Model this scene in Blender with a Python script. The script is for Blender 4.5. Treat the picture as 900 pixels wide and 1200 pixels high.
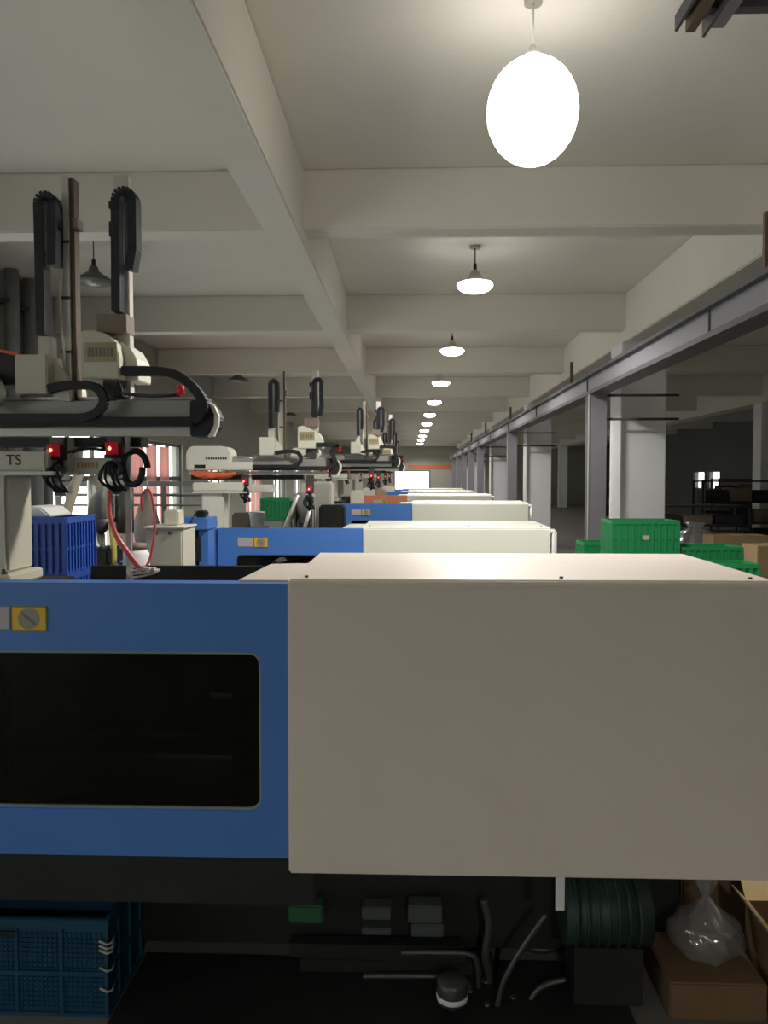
import bpy, bmesh, math, random
from mathutils import Vector, Matrix, Euler
random.seed(7)
PI = math.pi
scn = bpy.context.scene
C = scn.collection
for o in list(bpy.data.objects): bpy.data.objects.remove(o)

# ---------------------------------------------------------------- camera / world / exposure
F, CX, CY = 950.0, 450.0, 600.0          # focal length in pixels of a 900x1200 frame
CAMZ = 1.8
YAW, PITCH = math.atan(32/950), math.atan(40/950)
cd = bpy.data.cameras.new('camera'); cam = bpy.data.objects.new('camera', cd); C.objects.link(cam)
cd.sensor_fit = 'HORIZONTAL'; cd.sensor_width = 36; cd.lens = F/900*36; cd.clip_end = 300; cd.clip_start = 0.05
cam.location = (0, 0, CAMZ); cam.rotation_euler = (PI/2-PITCH, 0, YAW)
scn.camera = cam
RC = Euler((PI/2-PITCH, 0, YAW)).to_matrix()
def W(px, py, Y):
    "point at depth Y seen at a picture position: used to measure sizes and places off the photo"
    d = RC @ Vector(((px-CX)/F, (CY-py)/F, -1)); t = Y/d.y
    return Vector((d.x*t, Y, CAMZ+d.z*t))

w = bpy.data.worlds.new('world'); scn.world = w; w.use_nodes = True
bg = w.node_tree.nodes['Background']; bg.inputs[0].default_value = (1.0, 0.97, 0.92, 1); bg.inputs[1].default_value = 2.7
vs = scn.view_settings; vs.view_transform = 'Standard'; vs.look = 'None'; vs.gamma = 1; vs.use_curve_mapping = False
vs.exposure = 0.38
SPOT = 320.0           # watts of each lamp's downward beam
LAMP = 18.0            # radiance of the lamp diffusers

# ---------------------------------------------------------------- materials
MATS = {}
def mat(name, col, rough=0.6, metal=0.0, var=0.06, scale=6.0, bump=0.0, bscale=60.0, emit=0, dirt=0.0, dirtcol=(0.08,0.07,0.05), coat=0.0, stretch=(1,1,1)):
    m = bpy.data.materials.new(name); m.use_nodes = True; nt = m.node_tree; N = nt.nodes; L = nt.links
    b = N['Principled BSDF']; b.inputs['Roughness'].default_value = rough; b.inputs['Metallic'].default_value = metal
    if coat: b.inputs['Coat Weight'].default_value = coat
    tc = N.new('ShaderNodeTexCoord'); mp = N.new('ShaderNodeMapping'); mp.inputs['Scale'].default_value = stretch
    L.new(tc.outputs['Object'], mp.inputs[0])
    no = N.new('ShaderNodeTexNoise'); no.inputs['Scale'].default_value = scale; no.inputs['Detail'].default_value = 4
    L.new(mp.outputs[0], no.inputs['Vector'])
    mx = N.new('ShaderNodeMix'); mx.data_type = 'RGBA'
    a = [max(0, c*(1-var)) for c in col]; c2 = [min(1, c*(1+var)) for c in col]
    mx.inputs[6].default_value = (*a, 1); mx.inputs[7].default_value = (*c2, 1)
    L.new(no.outputs['Fac'], mx.inputs[0]); out = mx.outputs[2]
    if dirt:
        n2 = N.new('ShaderNodeTexNoise'); n2.inputs['Scale'].default_value = scale*0.45; n2.inputs['Detail'].default_value = 8
        n2.inputs['Roughness'].default_value = 0.7
        L.new(mp.outputs[0], n2.inputs['Vector'])
        rp = N.new('ShaderNodeValToRGB'); rp.color_ramp.elements[0].position = 0.5; rp.color_ramp.elements[1].position = 0.72
        rp.color_ramp.elements[1].color = (dirt, dirt, dirt, 1); L.new(n2.outputs['Fac'], rp.inputs[0])
        m2 = N.new('ShaderNodeMix'); m2.data_type = 'RGBA'; L.new(rp.outputs[0], m2.inputs[0]); L.new(out, m2.inputs[6])
        m2.inputs[7].default_value = (*dirtcol, 1); out = m2.outputs[2]
    L.new(out, b.inputs['Base Color'])
    if bump:
        n3 = N.new('ShaderNodeTexNoise'); n3.inputs['Scale'].default_value = bscale; L.new(mp.outputs[0], n3.inputs['Vector'])
        bp = N.new('ShaderNodeBump'); bp.inputs['Strength'].default_value = bump; bp.inputs['Distance'].default_value = 0.01
        L.new(n3.outputs['Fac'], bp.inputs['Height']); L.new(bp.outputs[0], b.inputs['Normal'])
    if emit:
        b.inputs['Emission Color'].default_value = (*col, 1); b.inputs['Emission Strength'].default_value = emit
    MATS[name] = m; return m
def glassmat(name, tint, gloss=0.12, rough=0.05):
    m = bpy.data.materials.new(name); m.use_nodes = True; nt = m.node_tree; N = nt.nodes; L = nt.links
    for n in list(N): N.remove(n)
    o = N.new('ShaderNodeOutputMaterial'); t = N.new('ShaderNodeBsdfTransparent'); g = N.new('ShaderNodeBsdfGlossy'); mx = N.new('ShaderNodeMixShader')
    t.inputs[0].default_value = (*tint, 1); g.inputs['Roughness'].default_value = rough
    lw = N.new('ShaderNodeLayerWeight'); lw.inputs[0].default_value = 0.5; pw = N.new('ShaderNodeMath'); pw.operation = 'POWER'; pw.inputs[1].default_value = 5
    ad = N.new('ShaderNodeMath'); ad.operation = 'MULTIPLY_ADD'; ad.inputs[1].default_value = 0.7; ad.inputs[2].default_value = gloss*0.5; ad.use_clamp = True
    L.new(lw.outputs['Facing'], pw.inputs[0]); L.new(pw.outputs[0], ad.inputs[0]); L.new(ad.outputs[0], mx.inputs[0]); L.new(t.outputs[0], mx.inputs[1]); L.new(g.outputs[0], mx.inputs[2]); L.new(mx.outputs[0], o.inputs[0])
    MATS[name] = m; return m
def translucent(name, col, amt=0.5, clear=0.0):
    m = bpy.data.materials.new(name); m.use_nodes = True; nt = m.node_tree; N = nt.nodes; L = nt.links
    for n in list(N): N.remove(n)
    o = N.new('ShaderNodeOutputMaterial'); t = N.new('ShaderNodeBsdfTranslucent'); d = N.new('ShaderNodeBsdfDiffuse'); mx = N.new('ShaderNodeMixShader')
    no = N.new('ShaderNodeTexNoise'); no.inputs['Scale'].default_value = 5
    r = N.new('ShaderNodeMix'); r.data_type = 'RGBA'; r.inputs[6].default_value = (*[c*.9 for c in col], 1); r.inputs[7].default_value = (*col, 1)
    L.new(no.outputs['Fac'], r.inputs[0]); L.new(r.outputs[2], t.inputs[0]); L.new(r.outputs[2], d.inputs[0])
    mx.inputs[0].default_value = amt; L.new(d.outputs[0], mx.inputs[1]); L.new(t.outputs[0], mx.inputs[2]); out = mx.outputs[0]
    if clear:
        gl = N.new('ShaderNodeBsdfGlossy'); gl.inputs['Roughness'].default_value = 0.15; m2 = N.new('ShaderNodeMixShader'); m2.inputs[0].default_value = 0.35
        L.new(out, m2.inputs[1]); L.new(gl.outputs[0], m2.inputs[2])
        tr = N.new('ShaderNodeBsdfTransparent'); m3 = N.new('ShaderNodeMixShader'); m3.inputs[0].default_value = clear
        L.new(m2.outputs[0], m3.inputs[1]); L.new(tr.outputs[0], m3.inputs[2]); out = m3.outputs[0]
    L.new(out, o.inputs[0]); MATS[name] = m; return m

mat('plaster', (0.77, 0.735, 0.66), 0.9, var=0.05, scale=1.2, bump=0.15, bscale=25, dirt=0.12, dirtcol=(0.50, 0.47, 0.40))
mat('wallpaint', (0.42, 0.42, 0.36), 0.9, var=0.06, scale=1.0, dirt=0.2, dirtcol=(0.22, 0.22, 0.19))
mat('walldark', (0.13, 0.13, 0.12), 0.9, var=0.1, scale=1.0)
mat('columnpaint', (0.87, 0.87, 0.89), 0.7, var=0.03, scale=2)
mat('concrete', (0.19, 0.185, 0.165), 0.55, var=0.2, scale=2.5, dirt=0.4, dirtcol=(0.11, 0.11, 0.095))
mat('hoodwhite', (0.80, 0.70, 0.615), 0.42, var=0.04, scale=3, bump=0.02, bscale=120, dirt=0.22, dirtcol=(0.55, 0.46, 0.36))
mat('hoodcream', (0.82, 0.82, 0.72), 0.42, var=0.03, scale=3)
mat('blue', (0.08, 0.225, 0.64), 0.38, var=0.05, scale=4, bump=0.02, bscale=150, dirt=0.12, dirtcol=(0.05, 0.12, 0.32))
mat('orangeguard', (0.75, 0.27, 0.16), 0.5)
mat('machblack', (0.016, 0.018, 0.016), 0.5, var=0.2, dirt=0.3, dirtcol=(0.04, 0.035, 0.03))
mat('darkgreen', (0.02, 0.045, 0.03), 0.5, var=0.2)
mat('covergreen', (0.03, 0.12, 0.06), 0.5, var=0.1)
mat('cream', (0.66, 0.63, 0.50), 0.45, var=0.04, dirt=0.15, dirtcol=(0.42, 0.36, 0.22))
mat('creamlight', (0.78, 0.77, 0.66), 0.35, var=0.03)
mat('alu', (0.42, 0.42, 0.38), 0.45, metal=0.35, var=0.08, stretch=(0.3, 1, 6))
mat('alulight', (0.62, 0.62, 0.55), 0.4, metal=0.3, var=0.05)
mat('whitepost', (0.66, 0.62, 0.56), 0.45, var=0.05)
mat('brownrail', (0.13, 0.085, 0.055), 0.5, var=0.2)
mat('brownbox', (0.24, 0.19, 0.15), 0.6, var=0.1)
mat('rubber', (0.012, 0.014, 0.016), 0.55, var=0.2)
mat('chainblue', (0.013, 0.015, 0.024), 0.45, var=0.2)
mat('steel', (0.5, 0.5, 0.5), 0.3, metal=0.9, var=0.1)
mat('darksteel', (0.10, 0.10, 0.10), 0.45, metal=0.5, var=0.2)
mat('railpaint', (0.255, 0.25, 0.285), 0.5, var=0.08, scale=2, dirt=0.2, dirtcol=(0.16, 0.15, 0.16))
mat('raildark', (0.085, 0.083, 0.095), 0.55, var=0.15)
mat('greypaint', (0.30, 0.31, 0.31), 0.5, var=0.08)
mat('cratesblue', (0.02, 0.085, 0.42), 0.4, var=0.08)
mat('cratecyan', (0.007, 0.062, 0.125), 0.45, var=0.1)
mat('crategreen', (0.02, 0.30, 0.10), 0.42, var=0.1)
mat('cardboard', (0.40, 0.28, 0.15), 0.85, var=0.08, dirt=0.2, dirtcol=(0.22, 0.15, 0.08))
mat('carddark', (0.17, 0.105, 0.05), 0.85, var=0.1)
mat('cardlight', (0.70, 0.52, 0.26), 0.8, var=0.05)
mat('yellow', (0.85, 0.55, 0.05), 0.5, var=0.03)
mat('signgrey', (0.36, 0.33, 0.28), 0.5, var=0.04)
mat('signpink', (0.55, 0.50, 0.50), 0.5, var=0.04)
mat('black', (0.01, 0.01, 0.01), 0.5, var=0.1)
mat('gasketgrey', (0.30, 0.30, 0.27), 0.45)
mat('white', (0.8, 0.8, 0.78), 0.5, var=0.03)
mat('orange', (0.85, 0.16, 0.05), 0.6, var=0.15, scale=20)
mat('orangetext', (0.75, 0.42, 0.06), 0.6, var=0.1)
mat('platelabel', (0.42, 0.36, 0.20), 0.5, var=0.2, scale=60)
mat('pinkhose', (0.85, 0.16, 0.15), 0.35, var=0.05)
mat('clearhose', (0.42, 0.38, 0.28), 0.35, var=0.1)
mat('yellowhose', (0.60, 0.52, 0.14), 0.4, var=0.1)
mat('hopper', (0.55, 0.55, 0.5), 0.28, metal=0.8, var=0.1)
mat('shade', (0.10, 0.12, 0.11), 0.4, metal=0.3, var=0.1)
mat('lampbody', (0.45, 0.42, 0.38), 0.4, metal=0.5, var=0.05)
mat('redlamp', (0.42, 0.012, 0.018), 0.3, var=0.02, emit=0.22)
mat('redcore', (1.0, 0.25, 0.2), 0.3, var=0.0, emit=2.5)
mat('glarelens', (1.0, 0.965, 0.90), 0.4, var=0.0, emit=5.0)
mat('lamplens', (1.0, 0.965, 0.90), 0.4, var=0.0, emit=LAMP)
mat('frame', (0.11, 0.11, 0.10), 0.5, var=0.1)
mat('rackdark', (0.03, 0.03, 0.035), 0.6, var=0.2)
mat('rope', (0.5, 0.48, 0.42), 0.8, var=0.1)
glassmat('glass', (0.92, 0.96, 0.95), 0.08)
glassmat('smoked', (0.16, 0.17, 0.12), 0.06, 0.12)
translucent('pinkcurtain', (0.86, 0.60, 0.58), 0.55)
translucent('greycurtain', (0.45, 0.45, 0.42), 0.15)
translucent('plasticbag', (0.55, 0.55, 0.55), 0.4, clear=0.55)

# ---------------------------------------------------------------- mesh helpers
class MB:
    def __init__(s): s.v = []; s.f = []; s.sm = []
    def add(s, vs_, fs, smooth=False):
        n = len(s.v); s.v += [tuple(v) for v in vs_]; s.f += [tuple(i+n for i in f) for f in fs]; s.sm += [smooth]*len(fs); return s
    def box(s, x0, x1, y0, y1, z0, z1):
        if x0 > x1: x0, x1 = x1, x0
        if y0 > y1: y0, y1 = y1, y0
        if z0 > z1: z0, z1 = z1, z0
        return s.add([(x0,y0,z0),(x1,y0,z0),(x1,y1,z0),(x0,y1,z0),(x0,y0,z1),(x1,y0,z1),(x1,y1,z1),(x0,y1,z1)],
                     [(0,3,2,1),(4,5,6,7),(0,1,5,4),(1,2,6,5),(2,3,7,6),(3,0,4,7)])
    def cyl(s, p0, p1, r0, r1=None, n=14):
        p0, p1 = Vector(p0), Vector(p1); r1 = r0 if r1 is None else r1
        d = (p1-p0).normalized(); a = d.orthogonal().normalized(); b = d.cross(a)
        vs_ = []
        for p, r in ((p0, r0), (p1, r1)):
            vs_ += [p+(a*math.cos(2*PI*i/n)+b*math.sin(2*PI*i/n))*r for i in range(n)]
        s.add(vs_, [(i, (i+1) % n, n+(i+1) % n, n+i) for i in range(n)], True)
        m = len(s.v)-2*n
        s.f += [tuple(m+i for i in range(n-1, -1, -1)), tuple(m+n+i for i in range(n))]; s.sm += [False, False]
        return s
    def tube(s, pts, r, n=8):
        pts = [Vector(p) for p in pts]; rings = []; a = None
        for i, p in enumerate(pts):
            d = (pts[min(i+1, len(pts)-1)]-pts[max(i-1, 0)]).normalized()
            a = d.orthogonal().normalized() if a is None else (a-d*a.dot(d)).normalized()
            b = d.cross(a); rings.append([p+(a*math.cos(2*PI*k/n)+b*math.sin(2*PI*k/n))*r for k in range(n)])
        vs_ = [v for rg in rings for v in rg]; fs = []
        for i in range(len(pts)-1):
            fs += [(i*n+k, i*n+(k+1) % n, (i+1)*n+(k+1) % n, (i+1)*n+k) for k in range(n)]
        s.add(vs_, fs, True)
        m = len(s.v)-len(vs_); s.f += [tuple(m+k for k in range(n-1, -1, -1)), tuple(m+len(vs_)-n+k for k in range(n))]; s.sm += [False]*2
        return s
    def prism(s, poly, axis, a, b):
        "poly in the plane of the other two axes: 'y' -> (x,z), 'x' -> (y,z), 'z' -> (x,y)"
        mk = {'y': lambda u, v, t: (u, t, v), 'x': lambda u, v, t: (t, u, v), 'z': lambda u, v, t: (u, v, t)}[axis]
        n = len(poly); vs_ = [mk(u, v, a) for u, v in poly]+[mk(u, v, b) for u, v in poly]
        fs = [(i, (i+1) % n, n+(i+1) % n, n+i) for i in range(n)]+[tuple(range(n-1, -1, -1)), tuple(range(n, 2*n))]
        return s.add(vs_, fs)
    def lathe(s, prof, c, n=24):
        "profile (r, z) turned about the vertical through c"
        vs_ = []; fs = []
        for r, z in prof: vs_ += [(c[0]+r*math.cos(2*PI*i/n), c[1]+r*math.sin(2*PI*i/n), c[2]+z) for i in range(n)]
        for k in range(len(prof)-1): fs += [(k*n+i, k*n+(i+1) % n, (k+1)*n+(i+1) % n, (k+1)*n+i) for i in range(n)]
        s.add(vs_, fs, True)
        m = len(s.v)-len(vs_); s.f += [tuple(m+i for i in range(n-1, -1, -1)), tuple(m+len(vs_)-n+i for i in range(n))]; s.sm += [True]*2
        return s
    def chain(s, pts, wd, th, link=0.015, gap=0.94, y=(0, 1, 0)):
        "flat cable-carrier links along a path; width across y"
        pts = resample(pts, link); wv = Vector(y)
        for p, q in zip(pts[:-1], pts[1:]):
            d = (q-p); L_ = d.length; d.normalize(); nrm = d.cross(wv).normalized(); c = (p+q)/2
            for hl, hw, ht in ((L_*gap/2, wd/2, th/2), (L_*0.53, wd/2*0.96, th/2*0.92)):
                vs_ = [c+d*hl*i+wv*hw*j+nrm*ht*k for k in (-1, 1) for i, j in ((-1,-1),(1,-1),(1,1),(-1,1))]
                s.add(vs_, [(0,3,2,1),(4,5,6,7),(0,1,5,4),(1,2,6,5),(2,3,7,6),(3,0,4,7)])
        return s
    def build(s, name, material, parent=None, bevel=0, seg=2, origin=None):
        if parent is not None: org = Vector(parent['_o'])
        elif origin is not None: org = Vector(origin)
        else:
            xs, ys, zs = zip(*s.v); org = Vector(((min(xs)+max(xs))/2, (min(ys)+max(ys))/2, min(zs)))
        me = bpy.data.meshes.new(name); me.from_pydata([tuple(Vector(v)-org) for v in s.v], [], s.f)
        me.polygons.foreach_set('use_smooth', s.sm)
        bm = bmesh.new(); bm.from_mesh(me)
        bmesh.ops.recalc_face_normals(bm, faces=bm.faces)
        if bevel:
            es = [e for e in bm.edges if len(e.link_faces) == 2 and e.calc_face_angle(0) > 0.6]
            bmesh.ops.bevel(bm, geom=es, offset=bevel, segments=seg, affect='EDGES', clamp_overlap=True)
        bm.to_mesh(me); bm.free()
        me.materials.append(MATS[material])
        o = bpy.data.objects.new(name, me); C.objects.link(o)
        if parent is None: o.location = org
        else: o.parent = parent
        o['_o'] = tuple(org)
        return o
def resample(pts, step):
    pts = [Vector(p) for p in pts]; out = [pts[0]]; acc = 0
    for p, q in zip(pts[:-1], pts[1:]):
        L_ = (q-p).length; t = step-acc
        while t < L_: out.append(p+(q-p)*(t/L_)); t += step
        acc = L_-(t-step)
    return out
def arc(cx, cz, r, a0, a1, y, n=8):
    return [(cx+r*math.cos(a0+(a1-a0)*i/n), y, cz+r*math.sin(a0+(a1-a0)*i/n)) for i in range(n+1)]
def spline(pts, n=8):
    pts = [Vector(p) for p in pts]; P = [pts[0]]+pts+[pts[-1]]; out = []
    for i in range(1, len(P)-2):
        for k in range(n):
            t = k/n; a, b, c, d = P[i-1:i+3]
            out.append(0.5*((2*b)+(c-a)*t+(2*a-5*b+4*c-d)*t*t+(3*b-a-3*c+d)*t**3))
    return out+[pts[-1]]
def tag(o, label=None, cat=None, group=None, kind=None):
    if label: o['label'] = label
    if cat: o['category'] = cat
    if group: o['group'] = group
    if kind: o['kind'] = kind
    return o
def empty(name, loc, label=None, cat=None, group=None, kind=None):
    o = bpy.data.objects.new(name, None); C.objects.link(o); o.location = loc; o['_o'] = tuple(loc); o.empty_display_size = 0.1
    return tag(o, label, cat, group, kind)
def dup(root, loc, rotz=0, label=None, group=None):
    r = root.copy(); C.objects.link(r); r.location = loc; r.rotation_euler = (0, 0, rotz)
    if label: r['label'] = label
    if group: r['group'] = group
    for ch in root.children:
        c = ch.copy(); C.objects.link(c); c.parent = r
        for g in ch.children:
            d = g.copy(); C.objects.link(d); d.parent = c
    return r
def B(*a): return MB().box(*a)
def text(name, s, size, loc, material, parent, depth=0.002, rot=(PI/2, 0, 0)):
    cu = bpy.data.curves.new(name, 'FONT'); cu.body = s; cu.size = size; cu.extrude = depth; cu.align_x = 'CENTER'; cu.align_y = 'CENTER'
    t = bpy.data.objects.new(name, cu); C.objects.link(t); bpy.context.view_layer.update()
    me = bpy.data.meshes.new_from_object(t.evaluated_get(bpy.context.evaluated_depsgraph_get())); bpy.data.objects.remove(t)
    me.transform(Matrix.Translation(Vector(loc)-Vector(parent['_o'])) @ Euler(rot).to_matrix().to_4x4())
    me.materials.clear(); me.materials.append(MATS[material])
    o = bpy.data.objects.new(name, me); C.objects.link(o); o.parent = parent; o['_o'] = parent['_o']; return o

# ---------------------------------------------------------------- the building
X0, X1, Y0, Y1, ZC = -5.2, 13.0, -9.5, 55.0, 4.43
BAY = 4.75
tag(B(X0-0.3, X1+0.3, Y0-0.3, Y1+0.3, -0.2, 0).build('floor', 'concrete'), 'grey concrete factory floor', 'floor', kind='structure')
ceil = tag(B(X0-0.3, X1+0.3, Y0-0.3, Y1+0.3, ZC, ZC+0.2).build('ceiling', 'plaster'), 'white plastered concrete ceiling with beams', 'ceiling', kind='structure')
beamsY = [7.0+BAY*k for k in range(-3, 11)]
GX = [(-1.2, -0.92), (3.05, 3.70), (9.0, 9.6)]
for by in beamsY:
    B(X0, X1, by, by+0.28, 3.92, ZC).build('cross_beam', 'plaster', ceil, bevel=0.012)
B(-1.2, -0.92, Y0, Y1, 3.80, ZC).build('girder', 'plaster', ceil, bevel=0.012)
B(3.05, 3.70, Y0, Y1, 3.74, ZC).build('girder', 'plaster', ceil, bevel=0.012)
B(9.0, 9.6, Y0, Y1, 3.74, ZC).build('girder', 'plaster', ceil, bevel=0.012)
# columns
def column(x0, x1, y0, y1, label, group):
    r = empty('column', ((x0+x1)/2, (y0+y1)/2, 0), label, 'column', group, 'structure')
    B(x0, x1, y0, y1, 0, 3.74).build('shaft', 'columnpaint', r, bevel=0.012)
    return r
for k in range(-1, 5):
    y = 11.75+9.5*k
    column(3.0, 3.64, y, y+0.65, 'white painted concrete column behind the crane runway posts', 'columns beside the crane runway')
    column(9.0, 9.5, y, y+0.5, 'dim concrete column in the dark neighbouring hall', 'columns in the neighbouring hall')

# left wall with window openings: (y0, y1, mullion count, curtain)
WINS = [(-7.8, -4.6, 3, None), (-3.0, 0.2, 3, None), (1.8, 5.0, 3, None), (6.4, 9.4, 3, None), (11.4, 14.3, 2, None), (14.9, 18.35, 3, 'pink'), (20.6, 23.0, 2, None), (25.3, 28.0, 2, 'pink'), (30.5, 33.5, 2, None), (36, 39, 2, None), (42, 45, 2, None)]
WZ0, WZ1 = 0.45, 2.55
m = MB(); yy = Y0-0.3
for a, b, *_ in WINS:
    m.box(X0-0.25, X0, yy, a, 0, ZC); m.box(X0-0.25, X0, a, b, 0, WZ0); m.box(X0-0.25, X0, a, b, WZ1, ZC); yy = b
m.box(X0-0.25, X0, yy, Y1+0.3, 0, ZC)
tag(m.build('wall_left', 'wallpaint'), 'dull plastered side wall pierced by tall windows', 'wall', kind='structure')
for i, (a, b, n, cur) in enumerate(WINS):
    r = empty('window_%d' % (i+1), (X0-0.12, (a+b)/2, WZ0), 'tall steel-framed window letting in white daylight', 'window', 'windows in the side wall', 'structure')
    fr = MB(); t = 0.06
    fr.box(X0-0.15, X0-0.07, a, a+t, WZ0, WZ1).box(X0-0.15, X0-0.07, b-t, b, WZ0, WZ1).box(X0-0.15, X0-0.07, a+t, b-t, WZ0, WZ0+t).box(X0-0.15, X0-0.07, a+t, b-t, WZ1-t, WZ1)
    fr.build('window_frame', 'frame', r)
    tz = 1.78; mw = 0.07 if cur else 0.03
    B(X0-0.15, X0-0.07, a+t, b-t, tz-0.05, tz+0.05).build('transom', 'frame', r)
    for k in range(1, n+1):
        y = a+(b-a)*k/(n+1); 
        B(X0-0.135, X0-0.085, y-mw, y+mw, WZ0+t, WZ1-t).build('mullion', 'frame', r)
    for k in range(n+1):
        ya, yb = a+(b-a)*k/(n+1), a+(b-a)*(k+1)/(n+1)
        for za, zb in ((WZ0+t, tz-0.05), (tz+0.05, WZ1-t)):
            B(X0-0.115, X0-0.108, ya+mw, yb-mw, za, zb).build('pane', 'glass', r)
    if cur:
        for k in range(3 if cur == 'pink' else 2):
            ya = a+(b-a)*k/(n+1)+0.12; yb = a+(b-a)*(k+1)/(n+1)-0.12; pts = []
            N_ = 18
            f = [(X0-0.035+0.016*math.sin(j*1.9), ya+(yb-ya)*j/N_) for j in range(N_+1)]
            back = [(x-0.004, y) for x, y in reversed(f)]
            q = MB().prism(f+back, 'z', WZ0+0.1, WZ1-0.1).build('curtain', 'pinkcurtain')
            tag(q, 'pale pink curtain over ' + ['first', 'second', 'third'][k] + ' pane of ' + ('side window behind pipe rack' if i == 5 else 'side window beyond second robot'), 'curtain', 'pink curtains')
# vertical pipes on the left wall
for yp, rr, ad in ((10.2, 0.09, 'medium'), (10.75, 0.11, 'thickest'), (11.15, 0.06, 'thinnest')):
    p = MB().cyl((X0+0.14, yp, 0), (X0+0.14, yp, ZC), rr, n=14)
    r = empty('wall_pipe', (X0+0.14, yp, 0), ad+' of the grey-green pipes rising up the side wall to the ceiling', 'pipe', 'pipes on the side wall')
    p.build('pipe', 'greypaint', r)
    for z in (1.0, 2.6, 4.0): B(X0, X0+0.16, yp-rr-0.03, yp+rr+0.03, z, z+0.05).build('clamp', 'darksteel', r)
# far wall with the open door
DX0, DX1, DZ = -1.1, 1.2, 2.22
m = MB().box(X0, DX0, Y1, Y1+0.25, 0, ZC).box(DX1, X1, Y1, Y1+0.25, 0, ZC).box(DX0, DX1, Y1, Y1+0.25, DZ, ZC)
tag(m.build('wall_far', 'wallpaint'), 'far end wall of the hall around the bright doorway', 'wall', kind='structure')
r = empty('door_1', (0, Y1, 0), 'open doorway glaring white with daylight at the far end of the aisle', 'doorway', kind='structure')
B(DX0-0.08, DX0, Y1-0.03, Y1+0.28, 0, DZ+0.08).build('jamb', 'frame', r); B(DX1, DX1+0.08, Y1-0.03, Y1+0.28, 0, DZ+0.08).build('jamb', 'frame', r)
B(DX0, DX1, Y1-0.03, Y1+0.28, DZ, DZ+0.08).build('lintel', 'frame', r)
tag(B(-0.2, 2.7, Y1-0.06, Y1-0.001, 2.42, 2.66).build('banner', 'orange', bevel=0.01), 'orange-red banner board above the far bright doorway', 'banner')
tag(B(X0, X1, Y0-0.25, Y0, 0, ZC).build('wall_back', 'wallpaint'), 'plain plastered wall at the near end of the hall', 'wall', kind='structure')
# right wall of the neighbouring hall with a strip of low light openings
RW = [(27.0, 28.2), (34.7, 36.1), (36.5, 37.9), (43.0, 45.5), (48, 50)]
m = MB(); yy = Y0-0.3
for a, b in RW:
    m.box(X1, X1+0.25, yy, a, 0, ZC); m.box(X1, X1+0.25, a, b, 0, 1.3); m.box(X1, X1+0.25, a, b, 2.1, ZC); yy = b
m.box(X1, X1+0.25, yy, Y1+0.3, 0, ZC)
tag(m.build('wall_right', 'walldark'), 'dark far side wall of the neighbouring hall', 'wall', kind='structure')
for i, (a, b) in enumerate(RW):
    r = empty('window_%d' % (i+10), (X1+0.1, (a+b)/2, 1.3), 'small bright window deep in the dark neighbouring hall', 'window', 'windows of the neighbouring hall', 'structure')
    MB().box(X1+0.06, X1+0.14, a, a+0.05, 1.3, 2.1).box(X1+0.06, X1+0.14, b-0.05, b, 1.3, 2.1).box(X1+0.06, X1+0.14, a+0.05, b-0.05, 1.3, 1.35).box(X1+0.06, X1+0.14, a+0.05, b-0.05, 2.05, 2.1).build('window_frame', 'frame', r)
    B(X1+0.097, X1+0.103, a+0.05, b-0.05, 1.35, 2.05).build('pane', 'glass', r)

# ---------------------------------------------------------------- lamps
def down_light(r, x, y, z, power):
    "the lamp's own downward beam"
    ld = bpy.data.lights.new('lamp_light', 'SPOT'); ld.energy = power; ld.color = (1.0, 0.965, 0.90); ld.spot_size = 2.75; ld.spot_blend = 0.35; ld.shadow_soft_size = 0.16
    lo = bpy.data.objects.new('lamp_light', ld); C.objects.link(lo); lo.parent = r; lo.location = Vector((x, y, z))-Vector(r['_o'])
def ufo_lamp(x, y, label, group=None, lens_prof=None, zl=3.98, body='lampbody'):
    r = empty('pendant_lamp', (x, y, zl), label, 'lamp', group)
    lens_prof = lens_prof or [(0.02, -0.075), (0.10, -0.068), (0.165, -0.045), (0.20, -0.012), (0.205, 0.012), (0.19, 0.03)]
    MB().lathe(lens_prof, (x, y, zl)).build('diffuser', 'lamplens', r)
    MB().lathe([(0.188, 0.0305), (0.185, 0.05), (0.11, 0.075), (0.075, 0.11), (0.05, 0.16), (0.03, 0.18)], (x, y, zl)).build('housing', body, r)
    MB().cyl((x, y, zl+0.17), (x, y, zl+0.25), 0.02).build('socket', 'black', r)
    MB().cyl((x, y, zl+0.25), (x, y, ZC-0.02), 0.008, n=8).build('stem', 'darksteel', r)
    MB().cyl((x, y, ZC-0.03), (x, y, ZC), 0.06).build('ceiling_rose', 'lampbody', r)
    down_light(r, x, y, zl-0.09, SPOT)
    return r
LY = [4.6+BAY*k for k in range(-3, 11)]
LX = 0.72
for k, y in enumerate(LY):
    if k in (0, 2, 3): continue
    if k < 3: ufo_lamp(LX, y, 'lit disc pendant lamp over the near end of the hall, before the lamp with modelled glare')
    elif k == 4: l2 = ufo_lamp(LX, y, 'lit disc pendant lamp on a short stem, next after the lamp with modelled glare')
    else: ufo_lamp(LX-0.02*(k-4), y, 'lit disc pendant lamp, %s in the ceiling row after the lamp with modelled glare' % ['second', 'third', 'fourth', 'fifth', 'sixth', 'seventh', 'eighth', 'ninth', 'tenth'][k-5], 'lit disc lamps down the aisle')
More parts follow.
